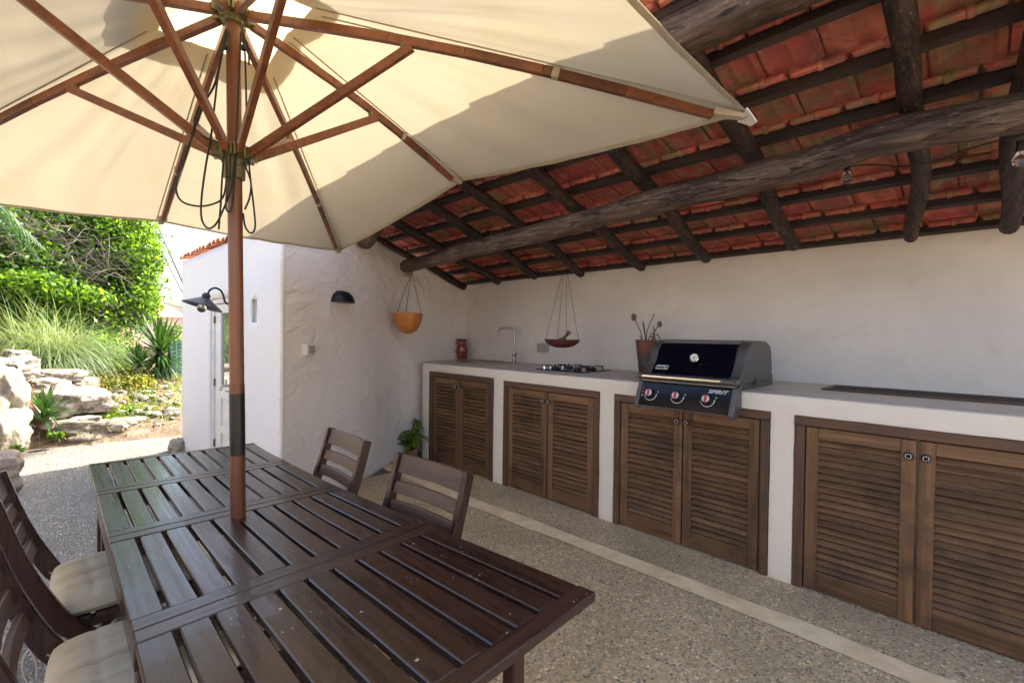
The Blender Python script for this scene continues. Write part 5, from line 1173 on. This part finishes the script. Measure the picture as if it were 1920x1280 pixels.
# yuccas
def rosette(name, label, cat, base, top, n, length, width, droop, seed, lo=-35, hi=85, mat='palmleaf', skirt=0, trunk=.06, group=None):
    rr = random.Random(seed); base = Vector(base); top = Vector(top); t = thing(name, label, cat, base, 0, group); mb = MB(); mb.tube([base, base.lerp(top, .5)+Vector((.01, .015, 0)), top], [trunk, trunk*.85, trunk*.7], 10, wob=.3); mb.build('trunk', M['bark'], t, smooth=True); Q = []
    for i in range(n):
        a = 2.399*i+rr.uniform(-.2, .2); el = R(hi-(hi-lo)*(i/n)**.9+rr.uniform(-5, 5)); d = (math.cos(a)*math.cos(el), math.sin(a)*math.cos(el), math.sin(el)); Q += blade(top+Vector((0, 0, .05-.10*i/n)), d, length*rr.uniform(.8, 1.08), width, droop*rr.uniform(.3, 1.5), 4)
    quads('leaves', Q, M[mat], t)
    if skirt:
        Q = []
        for i in range(skirt): a = rr.uniform(0, 6.28); z = rr.uniform(.1, .95); Q += blade(base.lerp(top, z), (math.cos(a)*.5, math.sin(a)*.5, -.6), length*rr.uniform(.5, .85), width, 1.2, 4)
        quads('hanging_leaves', Q, M['palmleaf'], t)
    return t
rosette('yucca', 'tall yucca with a stiff spiky head right beside the white outbuilding', 'yucca', A(298, 742, -5.0), A(300, 662, -5.0), 190, .66, .040, .22, 41, -45, 88, skirt=90, trunk=.07)
rosette('yucca', 'smaller dark yucca head to the left of the tall one', 'yucca', A(258, 740, -4.7), A(258, 688, -4.7), 90, .40, .032, .15, 42, -5, 85, trunk=.05)
rosette('cycad', 'spiky dark green cycad growing at the foot of the pale boulder', 'cycad', A(84, 800, -3.05), A(84, 786, -3.05), 46, .40, .040, 1.0, 43, 5, 80, trunk=.08)
Q = []; pf = A(0, 440, -5.4)
pt_ = thing('palm_tree', 'palm fronds hanging in at the top left corner under the parasol', 'palm', (pf.x-.3, pf.y-.9, .6)); mb = MB(); mb.tube([(pf.x-.3, pf.y-.9, .6), (pf.x-.3, pf.y-.85, 2.0), (pf.x-.3, pf.y-.8, 3.2)], .09, 10, wob=.2); mb.build('trunk', M['bark'], pt_, smooth=True); c0 = Vector((pf.x-.3, pf.y-.95, 3.2)); rr = random.Random(4)
for i in range(22):
    a = R(-60+10*i*1.7); sp = spline([c0, c0+Vector((math.cos(a)*.5, math.sin(a)*.5, .25)), c0+Vector((math.cos(a)*1.05, math.sin(a)*1.05, .05-.3*rr.random())), c0+Vector((math.cos(a)*1.4, math.sin(a)*1.4, -.5-.4*rr.random()))], 9)
    for k in range(3, len(sp)-1):
        tg = (sp[k+1]-sp[k]).normalized(); sd = tg.cross(Vector((0, 0, 1))).normalized()
        for s_ in (-1, 1): Q += blade(sp[k], sd*s_+tg*.7, .42*math.sin(math.pi*k/len(sp)*.9+.3), .022, 2.2, 3)
quads('fronds', Q, M['leafdark'], pt_)
# bushes
shrub('yellow_bush', 'yellow-green bush in full sun to the left of the yuccas', [B(225, 712, -4.7, (.35, .42, .18)), B(195, 725, -4.6, (.3, .3, .15)), B(250, 722, -4.6, (.3, .28, .15))], 4200, .045, M['leafyel'], 51)
shrub('yellow_bush', 'low golden ground cover in front of the yucca trunks', [B(250, 748, -4.3, (.35, .42, .10)), B(210, 758, -4.2, (.3, .3, .09)), B(290, 755, -4.2, (.25, .25, .08))], 4200, .035, M['leafyel'], 52)
shrub('green_bush', 'fresh green bush behind the pampas grass, right of it', [B(195, 660, -6.0, (.35, .35, .35)), B(190, 700, -5.6, (.3, .25, .22)), B(215, 690, -5.8, (.3, .25, .25))], 3600, .05, M['leaf'], 53)
shrub('creeper', 'low brown-green creeping plant spilling over the gravel-side rock', [B(225, 778, -3.75, (.3, .38, .09)), B(255, 768, -3.8, (.25, .3, .09)), B(195, 785, -3.6, (.2, .2, .07))], 3600, .035, M['fern'], 54)
shrub('russet_shrub', 'twiggy russet shrub between the tall boulder and the cycad', [B(45, 745, -3.4, (.14, .12, .20)), B(52, 765, -3.3, (.12, .10, .14))], 1500, .03, M['redplant'], 55, asp=.25)
shrub('succulent', 'small bright green succulent on the soil at the gravel edge', [B(103, 816, -3.15, (.07, .08, .035))], 240, .045, M['leaf'], 56, 'succulent')
shrub('weed', 'tiny weed tuft between the stone block and the cream boulder', [B(30, 843, -1.9, (.06, .05, .05))], 200, .03, M['leaf'], 57, 'weed')
shrub('fence_bush', 'leafy bush behind the green wire fence', [B(332, 690, -7.0, (.4, .35, .35)), B(325, 650, -7.5, (.4, .4, .5))], 2400, .06, M['leaf'], 58)
Q = []; bb = A(293, 812, -3.35); rr = random.Random(6)
for i in range(420): a = rr.uniform(0, 6.28); e = R(rr.uniform(15, 85)); Q += blade(bb+Vector((rr.gauss(0, .05), rr.gauss(0, .09), 0)), (math.cos(a)*math.cos(e), math.sin(a)*math.cos(e), math.sin(e)), rr.uniform(.12, .24), .006, rr.uniform(.5, 2), 4)
bt_ = thing('blue_grass', 'blue-green grass tuft at the right end of the gravel-side rocks', 'grass clump', bb); quads('blades', Q, M['bluegrass'], bt_)
Q = []
for i in range(2600):
    x = -3.2-rr.random()**1.4*4.5; y = rr.uniform(-4.2, -1.3); z = bz_(x, y)
    if x > -3.6 and rr.random() < .7: continue
    a = rr.uniform(0, 6.28); Q += blade((x, y, z), (math.cos(a)*.6, math.sin(a)*.6, 1), rr.uniform(.05, .20), .008, rr.uniform(.5, 2.5), 3)
gc = quads('ground_cover', Q, M['straw'], None, origin=(-4, -2.5, .5)); tag(gc, 'dry grass and weeds covering the garden bank', kind='stuff')
# green wire fence with its concrete kerb
gf = thing('wire_fence', 'green wire mesh fence running behind the outbuilding corner', 'fence', (-6, -1.4, .2)); fa, fb = A(318, 745, -5.0), A(345, 720, -7.5); fa.z = .25; fb.z = .25; Lf = (fb-fa)
for k in range(4):
    mb = MB(); p = fa+Lf*(k/3); mb.tube([p, p+Vector((0, 0, .95))], .022, 8); mb.build('post', M['gfence'], gf)
mb = MB()
for k in range(14): mb.tube([fa+Vector((0, 0, .06+.065*k)), fb+Vector((0, 0, .06+.065*k))], .004, 4)
for k in range(40): p = fa+Lf*(k/39); mb.tube([p+Vector((0, 0, .05)), p+Vector((0, 0, .92))], .003, 4)
mb.build('mesh_panel', M['gfence'], gf)
kb_ = MB(); kb_.bar(fa+Vector((0, 0, -.06)), fb+Vector((0, 0, -.06)), .12, .25); tag(kb_.build('fence_kerb', M['concrete'], None, origin=fa), 'grey concrete kerb under the green wire fence', 'kerb')
# neighbouring houses down the slope
def far_house(label, x, u0, u1, vt, vw, vb, seed, group=None):
    p0, p1 = A(u0, vw, x), A(u1, vw, x); zt_ = A((u0+u1)/2, vt, x-1.5).z; t = thing('neighbour_house', label, 'house', (x, (p0.y+p1.y)/2, -1), 0, group)
    mb = MB(); mb.box((x-6, p0.y, -4), (x, p1.y, p0.z)); mb.build('walls', M['farwall'], t)
    mb = MB(); zr = zt_; vs = [(x+.3, p0.y-.3, p0.z-.05), (x+.3, p1.y+.3, p0.z-.05), (x-6.3, p1.y+.3, p0.z-.05), (x-6.3, p0.y-.3, p0.z-.05), (x-3, p0.y+.1, zr+.5), (x-3, p1.y-1.2, zr+.5)]
    mb.add(vs, [(0, 1, 5, 4), (1, 2, 5), (2, 3, 4, 5), (3, 0, 4), (3, 2, 1, 0)]); mb.build('roof', M['pinkroof'], t)
far_house('neighbouring house with a faded pink tiled roof above the yucca', -32, 285, 344, 572, 592, 660, 1)
far_house('low pale house with a red-tiled roof glimpsed left of the yucca', -22, 222, 292, 622, 648, 700, 2)
# overhead lines
for i, (a, b, lab) in enumerate([((262, 380, -14), (350, 560, -6), 'thin overhead wire crossing the sky, nearer the tree'), ((280, 380, -12), (352, 545, -5), 'thicker twisted overhead cable crossing the sky, nearer the white outbuilding'), ((255, 545, -16), (360, 578, -8), 'low overhead wire just above the pink roof')]):
    p, q = A(*a), A(*b); d = (p-q); p = p + d*.6; q2 = q - d*.25; mb = MB(); mb.tube([p.lerp(q2, k/12)-Vector((0, 0, .10*math.sin(math.pi*k/12))) for k in range(13)], (.010, .016, .009)[i], 5); tag(mb.build('overhead_wire', M['rubber'], None, origin=q2), lab, 'wire', 'overhead wires')

mb = MB(); Q = []; rr = random.Random(77); vt = [o for o in COL.objects if o.name == 'vine_tree'][0]; PP = []
for i in range(90):
    u, v = rr.uniform(225, 275), rr.uniform(400, 610); p0 = A(u-25, v, -7.3+rr.uniform(-.4, .4)); d = Vector((rr.uniform(-.4, .6), rr.uniform(.5, 1.1), rr.uniform(-.3, .7))).normalized(); L_ = rr.uniform(.2, .50) if v < 600 else .2
    pts = [p0, p0+d*L_*.5+Vector((0, 0, .03)), p0+d*L_+Vector((0, 0, -.05*rr.random()))]; mb.tube(pts, [.005, .004, .002], 4)
    for k in range(26): q = pts[0].lerp(pts[2], rr.random()); PP.append(tuple(q + Vector((rr.gauss(0, .035), rr.gauss(0, .035), rr.gauss(0, .035)))))
mb.build('twigs', M['twig'], vt); quads('leafy_sprays', leaves(PP, .065, .3, .6, .4), M['leaf'], vt)

PP = []; rr = random.Random(12)
for i in range(210):
    x = -3.35-rr.random()**1.2*2.6; y = rr.uniform(-3.2, -1.3); z = bz_(x, y); k = rr.randint(12, 40); w_ = rr.uniform(.04, .13)
    for j in range(k): PP.append((x+rr.gauss(0, w_), y+rr.gauss(0, w_), z+abs(rr.gauss(0, .035))))
lw = quads('low_plants', leaves(PP, .036, .7, .6, .5), M['leafmid'], None, origin=(-4, -2.3, .4)); tag(lw, 'low green plants spreading between the garden rocks', kind='stuff')
small = [(u, v, x) for u, v, x in ((215, 800, -3.35), (262, 795, -3.5), (330, 780, -3.9), (275, 742, -4.6), (318, 760, -4.3), (232, 738, -4.4), (160, 790, -3.4))]
for i, (u, v, x) in enumerate(small):
    rock('field_stone', ['small pale stone under the creeping plant', 'small pale stone left of the blue grass tuft', 'pale stone against the outbuilding wall line', 'small stone at the foot of the yucca trunk', 'angular pale stone right of the yucca trunk', 'small stone half hidden by the yellow bush', 'small brown stone below the lichen-spotted boulder'][i], A(u, v, x), (rr.uniform(.09, .15), rr.uniform(.12, .20), rr.uniform(.06, .10)), 60+i, ['rock', 'rock3', 'rock2'][i % 3], rr.uniform(0, 3), 'stone', group='small stones on the garden bank', det=3)
